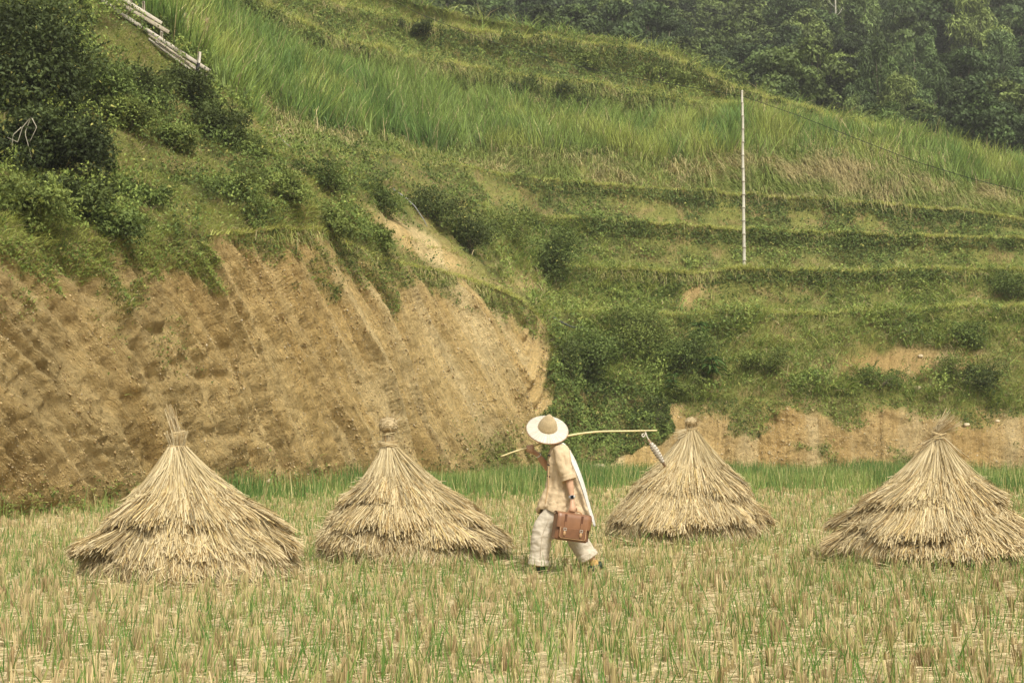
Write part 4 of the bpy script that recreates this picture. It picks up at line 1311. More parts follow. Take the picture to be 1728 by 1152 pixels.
TD = ((.050, .068, .020), (.12, .15, .042)); TM = ((.11, .15, .036), (.23, .27, .07)); TB = ((.075, .11, .03), (.17, .22, .055)); TV = ((.036, .052, .017), (.085, .11, .034)); TL = ((.08, .12, .025), (.17, .20, .045))
SH = [
 (165, 150, 55, 55, 3800, .06, TB, 'shrub mass spreading right of the tall corner bush', .2),
 (215, 205, 60, 30, 3200, .055, TM, 'light green low shrub left of centre on the left slope', .3),
 (265, 45, 38, 22, 1700, .055, TB, 'low shrub just below the upper wooden rail', .6),
 (345, 175, 50, 22, 2400, .055, TB, 'dark creeping shrub under the lower shrub of the railing', .6),
 (430, 255, 48, 20, 2200, .05, TM, 'low leafy shrub left of the footpath bend', .6),
 (395, 320, 55, 20, 2300, .05, TM, 'flat shrub above the cut bank left of the footpath', -.1),
 (240, 330, 60, 24, 2600, .055, TB, 'long low shrub on the foot of the left slope above the bank', .1),
 (150, 240, 40, 40, 2400, .06, TM, 'upright green shrub right of the bare pale branches', 0),
 (60, 120, 95, 125, 13000, .075, TV, 'tall very dark leafy bush filling the upper left corner', 0),
 (85, 250, 100, 62, 9000, .075, TV, 'dark overhanging bush below the corner bush, left edge', 0),
 (20, 30, 70, 60, 3000, .10, TM, 'mid green bushy top at the top left corner', 0),
 (105, 335, 95, 40, 3600, .07, TD, 'dark low shrub on the slope at the left above the cut bank', 0),
 (45, 350, 60, 45, 2600, .06, TM, 'yellowish green shrub above the bank at the left edge', 0),
 (250, 150, 55, 40, 2600, .06, TD, 'dark rounded shrub in the middle of the left slope', 0),
 (310, 140, 60, 32, 2600, .06, TD, 'dark shrub directly below the lower end of the wooden railing', .5),
 (370, 215, 70, 38, 3200, .06, TD, 'wide dark shrub on the left slope beside the footpath', .5),
 (300, 235, 50, 26, 1800, .06, TM, 'mid green shrub in the centre of the left slope', .4),
 (190, 380, 60, 28, 2200, .06, TB, 'shrub hanging over the cut bank, left of the straw tuft', .1),
 (475, 320, 55, 26, 2600, .055, TM, 'bushy shrub at the lip of the cut bank below the footpath', .2),
 (545, 300, 55, 24, 2400, .055, TB, 'dark trailing shrub below the footpath bend', .35),
 (560, 375, 50, 22, 2200, .055, TM, 'green shrub along the lip above the middle of the cut bank', .4),
 (640, 330, 60, 24, 2400, .055, TB, 'dark shrub above the black hose', .45),
 (735, 355, 60, 38, 3400, .06, TD, 'dark bush above the small landslip', .6),
 (790, 400, 45, 45, 3000, .06, TD, 'very dark bush right of the small landslip', .5),
 (860, 385, 50, 40, 3000, .065, TM, 'fresh green bush left of the terrace ends', .3),
 (925, 430, 52, 48, 3600, .07, TB, 'large bush where the terraces meet the cut bank', .2),
 (640, 400, 45, 18, 1600, .055, TM, 'low shrub on the narrow ridge above the cut bank', .45),
 (1000, 590, 75, 48, 4200, .07, TB, 'broad bush at the head of the ivy gully', 0),
 (1085, 560, 60, 50, 3600, .065, TM, 'bush right of the gully head, under the dirt footpath', 0),
 (1160, 600, 50, 40, 2600, .065, TB, 'bush around the long leaved plants', 0),
 (945, 600, 40, 45, 2200, .06, TD, 'dark ivy bush against the corner of the cut bank', 0),
 (1150, 655, 42, 20, 1800, .05, TM, 'rounded low shrub on top of the bank behind the third straw stack', 0),
 (1100, 690, 32, 26, 1600, .05, TD, 'small dark shrub at the right side of the ivy gully', 0),
 (1480, 640, 60, 20, 2000, .05, TB, 'flat dark shrub beneath the orange soil scar', 0),
 (1600, 620, 30, 22, 1300, .05, TM, 'small green shrub right of the orange soil scar', 0),
 (1660, 635, 42, 30, 2000, .055, TD, 'dark shrub low at the right edge', 0),
 (1712, 485, 34, 38, 1900, .06, TB, 'leafy shrub on the terrace at the right edge', 0),
 (1640, 565, 45, 26, 1900, .055, TB, 'shrub on the lowest terrace near the right edge', 0),
 (1300, 610, 55, 24, 2000, .055, TM, 'spreading shrub on the bank behind the third and fourth straw stacks', 0),
 (870, 150, 45, 22, 1500, .08, TD, 'dark hollow bush among the tall grass at the top middle', 0),
 (960, 165, 60, 18, 1700, .08, TD, 'long dark bush under the upper grassy lip', .15),
 (700, 45, 50, 14, 1300, .09, TD, 'dark scrub strip on the upper slope below the power line', .2),
 (1000, 105, 60, 14, 1300, .09, TM, 'scrub strip on the upper slope left of the bamboo pole', .2),
 (1130, 130, 60, 20, 1400, .09, TM, 'scrub patch on the crest left of the bamboo pole top', .3),
]
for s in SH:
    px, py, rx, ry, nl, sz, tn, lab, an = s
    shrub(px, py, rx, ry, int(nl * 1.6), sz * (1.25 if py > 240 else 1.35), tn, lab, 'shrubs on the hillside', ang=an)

# pale fallen twigs under the corner bush
def branch(name, pxs, rad, mat, label, cat, D=None, group=None):
    g = [tpoint(x, y)[0] for x, y in pxs]
    d0 = min(q[1] for q in g) - .5 if D is None else D
    pts = np.array([P(x, y, d0 + .0) for x, y in pxs])
    t = np.linspace(0, len(pts) - 1, len(pts) * 4)
    pts = np.stack([np.interp(t, range(len(pts)), pts[:, k]) for k in range(3)], -1)
    o = pts[0].copy()
    r = np.linspace(rad, rad * .35, len(pts))
    v, f = tube_arrays(pts - o, r, 7)
    ob = mesh(name, v, f, mat); ob.location = o
    return tag(ob, label, cat, group)


M_twig = mat_plain('dead_wood', (.34, .31, .24), .9, 6, .25)
br = tpoint(45, 230)[0][1] - 2.6
for i, q in enumerate([[(52, 198), (38, 215), (30, 240), (12, 232)], [(52, 198), (42, 225), (54, 268)], [(36, 215), (22, 228), (20, 250)], [(54, 200), (62, 215), (50, 240)]]):
    branch('bare_branch', q, .014, M_twig, ['bare pale branch bending left under the dark corner bush', 'longest bare pale branch hanging straight down under the dark corner bush', 'short bare twig hanging lowest left under the dark corner bush', 'thin bare twig curling right under the dark corner bush'][i], 'branch', br, 'bare branches under the corner bush')

# big leaved plants in the bush right of the gully
def leafy_plant(px, py, R, label, nlv=16, droop=1.0):
    g, n = tpoint(px, py + 14)
    D = g[1] - 1.0
    c = P(px, py, D) - g
    rt = empty('broad_leaved_plant', tuple(g)); tag(rt, label, 'plant', 'long leaved plants on the bank')
    b = Bag()
    N = nlv * 3
    an = U(0, 2 * PI, N); tier = np.repeat([0, .25, .5], nlv)
    base = c + np.stack([0 * an, 0 * an, -tier], -1)
    d0 = norm(np.stack([np.cos(an), np.sin(an), U(.1, .7, N)], -1))
    L = U(.6, 1.05, N) * R
    T = np.linspace(0, 1, 6); wd = np.array([.15, .8, 1, .85, .5, .05])
    pos = base[:, None] + d0[:, None] * (L[:, None] * T)[..., None] - UP * (L[:, None] * T ** 2)[..., None] * .55 * droop
    side = norm(np.cross(d0, UP + RS.normal(size=(N, 3)) * .2))
    w = .15 * R * wd[None] * np.ones((N, 1))
    A = pos - side[:, None] * w[..., None] / 2; B_ = pos + side[:, None] * w[..., None] / 2
    V = np.stack([A, pos - UP * .03, B_], 2).reshape(-1, 3)
    k = (np.arange(N)[:, None] * 6 + np.arange(5)[None]).ravel() * 3
    F4 = np.concatenate([np.stack([k, k + 1, k + 4, k + 3], -1), np.stack([k + 1, k + 2, k + 5, k + 4], -1)])
    col = mixc(np.array([.055, .11, .025]), np.array([.12, .19, .05]), U(0, 1, N)[:, None])
    b.add(V, F4, np.repeat(col, 18, 0))
    b.build('foliage', M_leaf, rt, True)
    v, f = tube_arrays([(0, 0, -.2), c * .5 + [.05, 0, 0], c], [.035, .03, .02], 7); mesh('stem', v, f, M_bark, rt)


leafy_plant(1180, 548, .85, 'upper long leaved plant standing in the bush right of the gully')
leafy_plant(1200, 606, .8, 'lower long leaved plant drooping below the upper one, right of the gully')
leafy_plant(1135, 632, .5, 'small long leaved plant beside the rounded low shrub')

# stones in and below the banks
M_stone = mat_plain('stone', (.45, .36, .23), .9, 3, .3, (.5, .1))
for i, (px, py, r, lab) in enumerate([(1010, 795, .26, 'ochre stone at the foot of the ivy gully'), (1093, 803, .2, 'rounded pale stone on the field edge left of the third straw stack'),
                           (1630, 718, .11, 'pale round stone high in the right bank beside the fourth straw stack top'), (1683, 711, .09, 'small white stone in the bank nearest the right edge'),
                           (1547, 655, .13, 'pale boulder among plants under the orange soil scar'), (1552, 602, .10, 'small stone resting in the orange soil scar'),
                           (449, 817, .085, 'small white stone at the foot of the cut bank between the left two stacks')]):
    g, n = tpoint(px, py)
    v, f = box_arrays((0, 0, 0), (1, 1, 1), None, .3)
    an, th = np.meshgrid(np.linspace(0, 2 * PI, 20, endpoint=False), np.linspace(.01, PI - .01, 12))
    V = np.stack([np.cos(an) * np.sin(th), np.sin(an) * np.sin(th), np.cos(th)], -1).reshape(-1, 3)
    V = V * (1 + .5 * (fbm(V[:, 0] * 1.3 + i * 7, V[:, 1] * 1.3, V[:, 2] * 1.3, 44, 3) - .5))[:, None] * r * np.array([1.2, 1, .85])
    k = (np.arange(11)[:, None] * 20 + np.arange(20)[None]).ravel(); k2 = (np.arange(11)[:, None] * 20 + (np.arange(20)[None] + 1) % 20).ravel()
    o = mesh('rock', V, np.stack([k, k2, k2 + 20, k + 20], -1), M_stone); o.location = g + n * r * .3 + UP * (.08 if py > 780 else 0)
    tag(o, lab, 'rock', 'stones in the banks')

# ------------------------------------------------------------------ bamboo pole and the wire it carries
M_bamboo = mat_plain('weathered_bamboo', (.46, .43, .35), .6, 5, .2, mapping=(1, 1, .2))
gpole, _ = tpoint(1256, 446)
Dp = K3[np.argmin(abs(gx - 1256)), 1] + 1.2
bt = P(1256, 462, Dp); tp = P(1257, 152, Dp)
rt = empty('bamboo_pole', tuple(bt)); tag(rt, 'tall pale bamboo pole standing on the terraces and carrying the wire', 'pole')
H = tp[2] - bt[2]; tt = np.linspace(0, 1, 15)
pts, rr = [], []
for i in range(14):
    z0, z1 = H * tt[i], H * tt[i + 1]
    r = .085 - .03 * tt[i]
    wob = .03 * math.sin(i * 1.3)
    for z, k in ((z0 + .02, 1.18), (z0 + .06, 1.0), (z1 - .08, .97), (z1 - .03, 1.06)):
        pts.append((wob * z / H * .6 + .02 * (tp[0] - bt[0]), 0, z)); rr.append(r * k)
v, f = tube_arrays(pts, rr, 10); mesh('culm', v, f, M_bamboo, rt)
M_node = mat_plain('bamboo_node', (.27, .24, .18), .8)
for i in range(1, 14):
    z = H * tt[i]; r = .085 - .03 * tt[i]
    v, f = tube_arrays([(.015 * math.sin(i * 1.3), 0, z - .035), (.015 * math.sin(i * 1.3), 0, z + .02)], [r * 1.28, r * 1.25], 10)
    mesh('node_ring', v, f, M_node, rt)
M_wire = mat_plain('wire', (.02, .02, .02), .6)
wp = [P(640, -12, 90), P(700, 22, 88), P(800, 62, 85), P(900, 94, 82), P(1000, 118, 79), P(1100, 137, 77), P(1180, 150, 75), P(1256, 160, Dp), P(1350, 196, Dp - 3), P(1450, 236, Dp - 6), P(1550, 276, Dp - 9), P(1650, 305, Dp - 12), P(1760, 334, Dp - 15), P(1960, 370, Dp - 20)]
wp = np.array(wp)
t = np.linspace(0, len(wp) - 1, 90)
W = np.stack([np.interp(t, range(len(wp)), np.convolve(np.pad(wp[:, k], 1, mode='edge'), [.15, .7, .15], 'valid')) for k in range(3)], -1)
v, f = tube_arrays(W, .014, 6)
tag(mesh('power_line', v, f, M_wire), 'thin dark wire sagging across the slope over the bamboo pole', 'wire')

# hoses on the slope
M_hose = mat_plain('hose', (.035, .035, .035), .5); M_hoseg = mat_plain('dusty_hose', (.25, .25, .24), .6)
branch('water_hose', [(662, 318), (685, 334), (700, 348), (716, 372), (728, 398), (740, 418)], .028, M_hoseg, 'thin grey hose hanging down the slope over the small landslip', 'hose', tpoint(700, 350)[0][1] - 1.6)
branch('water_pipe', [(932, 536), (950, 545), (966, 552), (985, 552)], .07, M_hose, 'black pipe poking out at the corner of the cut bank', 'pipe', tpoint(955, 545)[0][1] - 1.5)
branch('fallen_stick', [(470, 228), (480, 240), (492, 250)], .035, M_twig, 'pale stick lying beside the footpath on the left ridge', 'stick', tpoint(480, 240)[0][1] - .5)

# ------------------------------------------------------------------ weathered wooden railing and chute on the left ridge
M_wood = mat_plain('weathered_wood', (.47, .42, .34), .85, 4, .25, (.4, .03), mapping=(.3, .3, 1))
M_wood2 = mat_plain('old_wood', (.36, .31, .23), .85, 4, .3, (.4, .03))
Dr = 49.0



def beam(a, b, w, h):
    a, b = np.asarray(a, float), np.asarray(b, float)
    L = np.linalg.norm(b - a); x = (b - a) / L
    y = np.cross(UP, x); y = y / np.linalg.norm(y) if np.linalg.norm(y) > .05 else np.array([0, 1., 0]); z = np.cross(x, y)
    return box_arrays((a + b) / 2, (L, w, h), np.stack([x, y, z], 1), min(w, h) * .12)


def Dat(px): return np.interp(px, [150, 360], [47.6, 49.6])


o = P(270, 90, Dat(270))
R1 = empty('wooden_railing', tuple(o)); tag(R1, 'pale weathered wooden handrail running down the ridge at the top left', 'railing')
R2 = empty('wooden_chute', tuple(o)); tag(R2, 'long pale wooden plank chute lying under the handrail', 'chute')
Q = lambda x, y, dd=0: P(x, y, Dat(x) + dd) - o
for (a, b, w, h, m) in [((175, -22), (273, 40), .07, .12, M_wood), ((175, -10), (285, 55), .07, .13, M_wood2)]:
    v, f = beam(Q(*a), Q(*b), w, h); mesh('rail', v, f, m, R1)
for (a, b) in [((196, 5), (192, 16)), ((222, -8), (216, 26)), ((242, 2), (242, 40)), ((273, 48), (272, 84)), ((172, -22), (168, 0))]:
    v, f = beam(Q(*a, .0), Q(*b, .25), .09, .09); mesh('post', v, f, M_wood, R1)
for (a, b, w, h, m, dd) in [((190, 14), (240, 47), .12, .12, M_wood, 0), ((244, 49), (354, 121), .12, .13, M_wood, 0), ((250, 58), (350, 128), .05, .06, M_wood2, -.12),
                            ((262, 70), (346, 128), .06, .05, M_wood, -.16), ((250, 66), (330, 124), .10, .07, M_wood, -.1), ((268, 72), (320, 108), .05, .04, M_wood2, -.2), ((172, 0), (192, 15), .12, .11, M_wood, 0)]:
    v, f = beam(Q(*a, dd), Q(*b, dd), w, h); mesh('plank', v, f, m, R2)
for (a, b, m) in [((337, 88), (335, 108), M_wood), ((335, 106), (331, 126), M_hose)]:
    v, f = beam(Q(*a, -.3), Q(*b, -.3), .10, .10); mesh('post', v, f, m, R2)

# dried seed plumes above the tall grass
for i, (px, py, hh, lab) in enumerate([(350, 60, 50, 'tall pale dried seed plume in the grass just right of the railing'), (315, 45, 34, 'shorter dried plume left of the tall pale plume')]):
    g = P(px, py + hh, 60); rt = empty('grass_plume', tuple(g)); tag(rt, lab, 'plume', 'dried seed plumes in the tall grass')
    b = Bag(); H = hh / F * 60 * 1.6; n_ = 160
    z = U(.45, 1, n_) * H
    base = np.stack([-.06 * (z / H) ** 2, 0 * z, z], -1)
    d0 = norm(RS.normal(size=(n_, 3)) * .45 + np.array([.1, 0, .8]))
    ribbons(b, base, d0, U(.12, .3, n_), .025, -UP * np.ones((n_, 1)) * .3, 2, mixc(DRY, np.array([.55, .46, .3]), U(0, 1, n_)[:, None]), .4)
    b.build('seed_head', M_grass, rt, False)
    v, f = tube_arrays([(0, 0, -.2), (0, 0, H * .5), (-.06, 0, H)], [.02, .018, .008], 6); mesh('stalk', v, f, mat_plain('dry_stalk', (.4, .33, .18), .8), rt)
#PART4
# ------------------------------------------------------------------ walking person (faces left, -X)
DP = 15.75
PPM = 2400.0 / DP
ox = (950 - CX) / F * DP


def L(px, py, y=0.0):
    """picture position to the person's own frame; y is depth away from the camera"""
    q = P(px, py, DP + y)
    return np.array([q[0] - ox, y, q[2]])


per = empty('person', (ox, DP, 0))
tag(per, 'person in wide straw hat and tan shirt striding left with shouldered pole', 'person')
M_skin = mat_plain('skin', (.50, .30, .185), .55, 30, .08, spec=.35)
M_shirt = mat_plain('tan_linen', (.52, .395, .245), .9, 60, .08, (.25, .01))
M_trou = mat_plain('cream_cotton', (.49, .425, .325), .9, 60, .07, (.25, .01))
M_scarf = mat_plain('white_gauze', (.60, .575, .525), .9, 40, .05)
M_shoe = mat_plain('dark_shoe', (.02, .03, .022), .6)
M_sock = mat_plain('yellow_lit_sock', (.42, .27, .10), .9)  # yellow light on the ankle put into the sock colour
M_hair = mat_plain('dark_hair', (.02, .016, .012), .6)


def smoothpts(p, r, k=5, extra=None):
    p = np.asarray(p, float); r = np.asarray(r, float)
    t = np.linspace(0, len(p) - 1, (len(p) - 1) * k + 1)
    i = np.clip(t.astype(int), 0, len(p) - 2); f = (t - i)[:, None]
    pm = np.vstack([2 * p[0] - p[1], p, 2 * p[-1] - p[-2]])
    p0, p1, p2, p3 = pm[i], pm[i + 1], pm[i + 2], pm[i + 3]
    q = .5 * ((2 * p1) + (-p0 + p2) * f + (2 * p0 - 5 * p1 + 4 * p2 - p3) * f ** 2 + (-p0 + 3 * p1 - 3 * p2 + p3) * f ** 3)
    rr = np.interp(t, range(len(r)), r)
    if extra is not None: return q, rr, np.interp(t, range(len(extra)), extra)
    return q, rr


def limb(p, r, n=14, ratio=None, up=(0, 1, 0), k=5):
    if ratio is not None:
        q, rr, ra = smoothpts(p, r, k, ratio); return tube_arrays(q, rr, n, ra, up)
    q, rr = smoothpts(p, r, k); return tube_arrays(q, rr, n, None, up)


# joints
nk = L(939, 752, .0); hd = L(926, 730, -.02)
shN = L(948, 764, -.19); elN = L(960, 806, -.25); wrN = L(965, 838, -.27); gN = L(965, 862, -.285)
shF = L(940, 766, .18); elF = L(925, 790, .20); wrF = L(906, 765, .10); gF = L(895, 754, .05)
hipN = L(945, 846, -.09); hipF = L(950, 846, .09)
knN = L(914, 902, -.10); anN = L(909, 955, -.10)
knF = L(970, 905, .09); anF = L(1001, 948, .09)
pel = L(948, 842, 0)

poledir = norm(L(1010, 729, .02) - L(845, 770, .05))
# carrying pole: rests on the far shoulder, held by the far hand
pl = np.array([L(845, 770, .05), L(870, 761, .05), gF, L(930, 742, .06), L(970, 733, .06), L(1012, 728, .05), L(1060, 727, .05), L(1109, 726, .05)])


def hand(Gp, A, W, r=.022, fl=1.0, thumb=1):
    """palm, four fingers curled round a bar through Gp along A, and a thumb; W is the wrist"""
    A = norm(np.asarray(A, float)); u = Gp - W; u = u - A * (u @ A); u = norm(u); w = np.cross(A, u) * fl
    parts = []
    pc = Gp - w * (r + .012) - u * .028
    q, rr = smoothpts([W, W * .5 + pc * .5 - u * .005, pc, Gp - w * (r + .012) + u * .004], [.026, .030, .036, .030], 4)
    parts.append(tube_arrays(q, rr, 12, np.linspace(.8, 1.15, len(q)), A))
    for i, ln in enumerate((.88, 1.0, .95, .78)):
        c = Gp + A * (i - 1.5) * .0205
        th = np.linspace(200, 200 - 250 * ln, 9) * PI / 180
        R_ = r + .009
        pts = [c + R_ * (math.cos(t) * w + math.sin(t) * u) for t in th]
        pts = [c - w * (R_ + .004) - u * .03] + pts
        parts.append(tube_arrays(pts, np.linspace(.0105, .0078, len(pts)), 8))
    tb = Gp - A * .035 * thumb - w * .01 - u * .05
    tp_ = [tb, Gp - A * .046 * thumb + w * .012 - u * .022, Gp - A * .036 * thumb + w * (r + .012) + u * .002, Gp - A * .018 * thumb + w * (r + .012) + u * .02]
    q, rr = smoothpts(tp_, [.014, .0125, .011, .009], 4)
    parts.append(tube_arrays(q, rr, 8))
    return parts


hn = norm(np.array([.10, -.66, .74]))           # hat axis, the head is bowed and turned to the camera
fc = np.array([-.80, -.50, -.10]); fc = norm(fc - hn * (fc @ hn) * .85)
sdv = norm(np.cross(hn, fc))


def head_mesh():
    an, th = np.meshgrid(np.linspace(0, 2 * PI, 40, endpoint=False), np.linspace(.02, PI - .02, 30))
    v = np.stack([np.cos(an) * np.sin(th), np.sin(an) * np.sin(th), np.cos(th)], -1).reshape(-1, 3)   # x forward, y side, z up
    x, y, z = v[:, 0].copy(), v[:, 1].copy(), v[:, 2].copy()
    X = x * .098; Y = y * .076; Z = z * .118
    lowr = sstep(0, -1, z)
    Y *= 1 - .32 * lowr; X = X * (1 - .18 * lowr) + .02 * lowr * (x > -.2)
    fr = sstep(.3, .95, x)
    g = lambda cy, cz, sy, sz: np.exp(-((y - cy) / sy) ** 2 - ((z - cz) / sz) ** 2) * fr
    X += .026 * g(0, -.16, .16, .16) + .012 * g(0, .02, .12, .2)       # nose
    X -= .012 * (g(.36, .03, .2, .14) + g(-.36, .03, .2, .14))         # eye sockets
    X += .008 * (g(.3, .2, .3, .1) + g(-.3, .2, .3, .1))               # brow
    X += .010 * g(0, -.46, .25, .06) + .008 * g(0, -.56, .22, .06) - .006 * g(0, -.51, .3, .03) + .012 * g(0, -.78, .3, .16)
    k = (np.arange(29)[:, None] * 40 + np.arange(40)[None]).ravel(); k2 = (np.arange(29)[:, None] * 40 + (np.arange(40)[None] + 1) % 40).ravel()
    V = np.stack([X, Y, Z], -1)
    Fc = np.stack([k, k + 40, k2 + 40, k2], -1).tolist()
    n = len(V); V = np.vstack([V, [[0, 0, .118]], [[0.01, 0, -.118]]])
    for j in range(40):
        Fc.append([n, j, (j + 1) % 40]); Fc.append([n + 1, 29 * 40 + (j + 1) % 40, 29 * 40 + j])
    W_ = V[:, :1] * fc + V[:, 1:2] * sdv + V[:, 2:3] * hn
    return W_ + hd, Fc


H3 = lambda x, y, z: hd + fc * x + sdv * y + hn * z
body = [head_mesh()]
body.append(limb([hd - hn * .05, (hd + nk) / 2 + [.02, 0, -.01], nk, nk + [.01, 0, -.08]], [.055, .055, .06, .09]))
for s_ in (-1, 1):   # ears
    body.append(limb([H3(-.005, s_ * .076, -.035), H3(-.015, s_ * .088, 0), H3(-.02, s_ * .086, .03)], [.010, .016, .012], 8))
body.append(limb([nk + [.01, 0, -.03], L(948, 780, 0), L(950, 810, 0), pel + [0, 0, .06], pel - [0, 0, .08]], [.07, .115, .10, .12, .11], 18, [1.6, 1.5, 1.4, 1.35, 1.3]))
body.append(limb([nk + [0, -.05, -.05], shN, (shN + elN) / 2, elN], [.06, .062, .048, .042]))
body.append(limb([elN, (elN + wrN) / 2, wrN], [.042, .040, .027]))
body.append(limb([nk + [0, .05, -.05], shF, (shF + elF) / 2, elF], [.06, .06, .047, .041]))
body.append(limb([elF, (elF + wrF) / 2, wrF], [.041, .038, .026]))
body.append(limb([hipN + [0, 0, .03], knN, (knN + anN) / 2 + [.015, 0, .02], anN, anN - [0, 0, .03]], [.095, .062, .056, .038, .036]))
body.append(limb([hipF + [0, 0, .03], knF, (knF + anF) / 2 + [.012, 0, .02], anF, anF - [0, 0, .03]], [.095, .062, .056, .038, .036]))
body += hand(gF, poledir, wrF, .012, -1, 1)
bagdir = norm(np.array([.96, 0, -.17]))
body += hand(gN, bagdir, wrN, .012, 1, -1)
v, f = join(body)
bo = mesh('body', v, f, M_skin, per)
remesh(bo, .0055, 2, .4)

# eyes and hair
for s_ in (-1, 1):
    v, f = limb([H3(.078, s_ * .030, .008), H3(.086, s_ * .030, .008)], [.012, .009], 10)
    mesh('eye', v, f, mat_plain('eye_white', (.7, .68, .64), .3), bo)
    v, f = limb([H3(.085, s_ * .030, .008), H3(.090, s_ * .030, .008)], [.006, .004], 8)
    mesh('iris', v, f, M_hair, bo)
an, th = np.meshgrid(np.linspace(0, 2 * PI, 30, endpoint=False), np.linspace(.02, 1.75, 16))
v = np.stack([np.cos(an) * np.sin(th), np.sin(an) * np.sin(th), np.cos(th)], -1).reshape(-1, 3)
cut = np.where(v[:, 0] > .35, .35, v[:, 2]); hv = v.copy(); hv[:, 2] = np.maximum(v[:, 2], np.where(v[:, 0] > .2, .45, -.6))
hv = hd + hv[:, :1] * .104 * fc + hv[:, 1:2] * .082 * sdv + hv[:, 2:3] * .124 * hn
k = (np.arange(15)[:, None] * 30 + np.arange(30)[None]).ravel(); k2 = (np.arange(15)[:, None] * 30 + (np.arange(30)[None] + 1) % 30).ravel()
mesh('hair', hv, np.stack([k, k2, k2 + 30, k + 30], -1), M_hair, per)

# shirt
S_ = [(752, 931, 955, .11), (758, 927, 962, .175), (766, 925, 965, .205), (780, 923, 970, .205), (800, 920, 977, .20), (822, 918, 984, .20), (842, 911, 991, .225), (860, 906, 995, .24), (870, 908, 994, .235)]
pts, rx, ra = [], [], []
for y_, a, b_, ry in S_:
    c = L((a + b_) / 2, y_, 0); pts.append(c); r = (b_ - a) / 2 / PPM; rx.append(r); ra.append(ry / r)
q, rr, rt_ = smoothpts(pts, rx, 6, ra)
n_ = 48
th = np.linspace(0, 2 * PI, n_, endpoint=False)
V = []
for i in range(len(q)):
    t = i / (len(q) - 1)
    fold = 1 + .05 * t * np.sin(th * 7 + 3 * t) + .035 * t * np.sin(th * 13 + 1.3 + 4 * t)
    x = q[i, 0] + np.cos(th) * rr[i] * fold; y = np.sin(th) * rr[i] * rt_[i] * fold
    z = q[i, 2] + 0 * th - .10 * t ** 3 * (np.sin(th) < -.2) * (np.cos(th) > -.2) * 0 + .045 * t ** 4 * np.sin(th * 2 + .6) - .06 * t ** 3 * (np.cos(th) * .0)
    z = z - (.05 * t ** 4) * sstep(.1, .9, np.cos(th)) + .03 * t ** 4 * np.exp(-((th - 3.9) / .5) ** 2)
    V.append(np.stack([x, y, z], -1))
# hem turned inward so the shirt has thickness
last = V[-1]
cc = last.mean(0)
for k_, dz__ in ((.93, .004), (.86, .12), (.6, .2)):
    V.append(cc + (last - cc) * np.array([k_, k_, 1]) + [0, 0, dz__])
V = np.array(V); m_ = len(V)
Fc = []
for i in range(m_ - 1):
    for j in range(n_):
        k = (j + 1) % n_; Fc.append([i * n_ + j, i * n_ + k, (i + 1) * n_ + k, (i + 1) * n_ + j])
VV = np.vstack([V.reshape(-1, 3), V[0].mean(0)[None], V[-1].mean(0)[None]])
for j in range(n_):
    k = (j + 1) % n_; Fc.append([m_ * n_, k, j]); Fc.append([m_ * n_ + 1, (m_ - 1) * n_ + j, (m_ - 1) * n_ + k])
sh = [(VV, Fc)]
cufN = L(959, 806, -.245)
sh.append(limb([L(945, 758, -.08), shN + [0, 0, .0], L(952, 783, -.235), cufN], [.07, .088, .085, .074], 20, None, (0, 1, 0), 6))
ax = norm(cufN - L(952, 783, -.235))
sh.append(limb([cufN - ax * .035, cufN - ax * .03, cufN + ax * .02, cufN + ax * .026], [.075, .086, .084, .072], 20))
sh.append(limb([L(940, 760, .08), shF, (shF + elF) / 2, elF + [0, 0, .0]], [.07, .082, .075, .066], 18))
sh.append(limb([L(929, 754, -.03), L(936, 750, -.09), L(948, 748, -.07), L(955, 752, 0)], [.014, .018, .018, .014], 8))
v, f = join(sh)
so_ = mesh('shirt', v, f, M_shirt, per)


def wr(co):
    a = fbm(co[:, 0] * 9, co[:, 1] * 9, co[:, 2] * 3.2, 71, 3) - .5
    b = np.abs(fbm(co[:, 0] * 5 + co[:, 2] * 4, co[:, 1] * 5, co[:, 2] * 5 - co[:, 0] * 5, 72, 3) - .5)
    lowb = sstep(1.25, .75, co[:, 2])
    c = fbm(co[:, 0] * 14, co[:, 1] * 14, co[:, 2] * 22, 73, 2) - .5
    return a * .042 - b * .060 + c * .02 * lowb


remesh(so_, .0075, 2, .5, wr)
# front placket, knotted buttons
v, f = limb([L(929, 762, -.085), L(926, 790, -.13), L(925, 820, -.14), L(920, 850, -.14)], [.008, .007, .007, .006], 6)
mesh('placket', v, f, mat_plain('placket_tan', (.50, .34, .18), .9), so_)  # placket strip a little darker than the shirt cloth
for (x_, y_) in ((927, 768), (926, 784), (926, 803)):
    v, f = limb([L(x_ - 2, y_ - 1, -.12), L(x_ + 2, y_ + 1, -.13)], [.010, .009], 8)
    mesh('button', v, f, M_hair, so_)

# trousers
tr = []
tr.append(limb([L(940, 838, -.04), L(934, 866, -.07), L(921, 886, -.09), L(914, 906, -.10), L(911, 932, -.10), L(909, 948, -.10)], [.122, .122, .120, .114, .108, .104], 24, [1.1, .95, .85, .85, .9, .95], (0, 1, 0), 6))
tr.append(limb([L(955, 838, .04), L(960, 866, .07), L(966, 888, .09), L(973, 908, .09), L(985, 926, .09), L(994, 939, .09)], [.13, .128, .118, .112, .108, .104], 24, [1.1, .95, .85, .85, .9, .95], (0, 1, 0), 6))
for a_2, b_2, dy in ((L(910, 943, 0), L(909, 952, 0), -.10), (L(990, 934, 0), L(995, 943, 0), .09)):
    a2 = a_2.copy(); b2 = b_2.copy(); a2[1] = dy; b2[1] = dy
    tr.append(limb([a2, a2 * .9 + b2 * .1, b2 * .9 + a2 * .1, b2], [.106, .116, .116, .104], 24, [.95] * 4))
tr.append(limb([L(947, 830, 0), L(948, 850, 0), L(950, 868, 0)], [.15, .155, .10], 20, [1.2, 1.15, 1.0]))
v, f = join(tr)
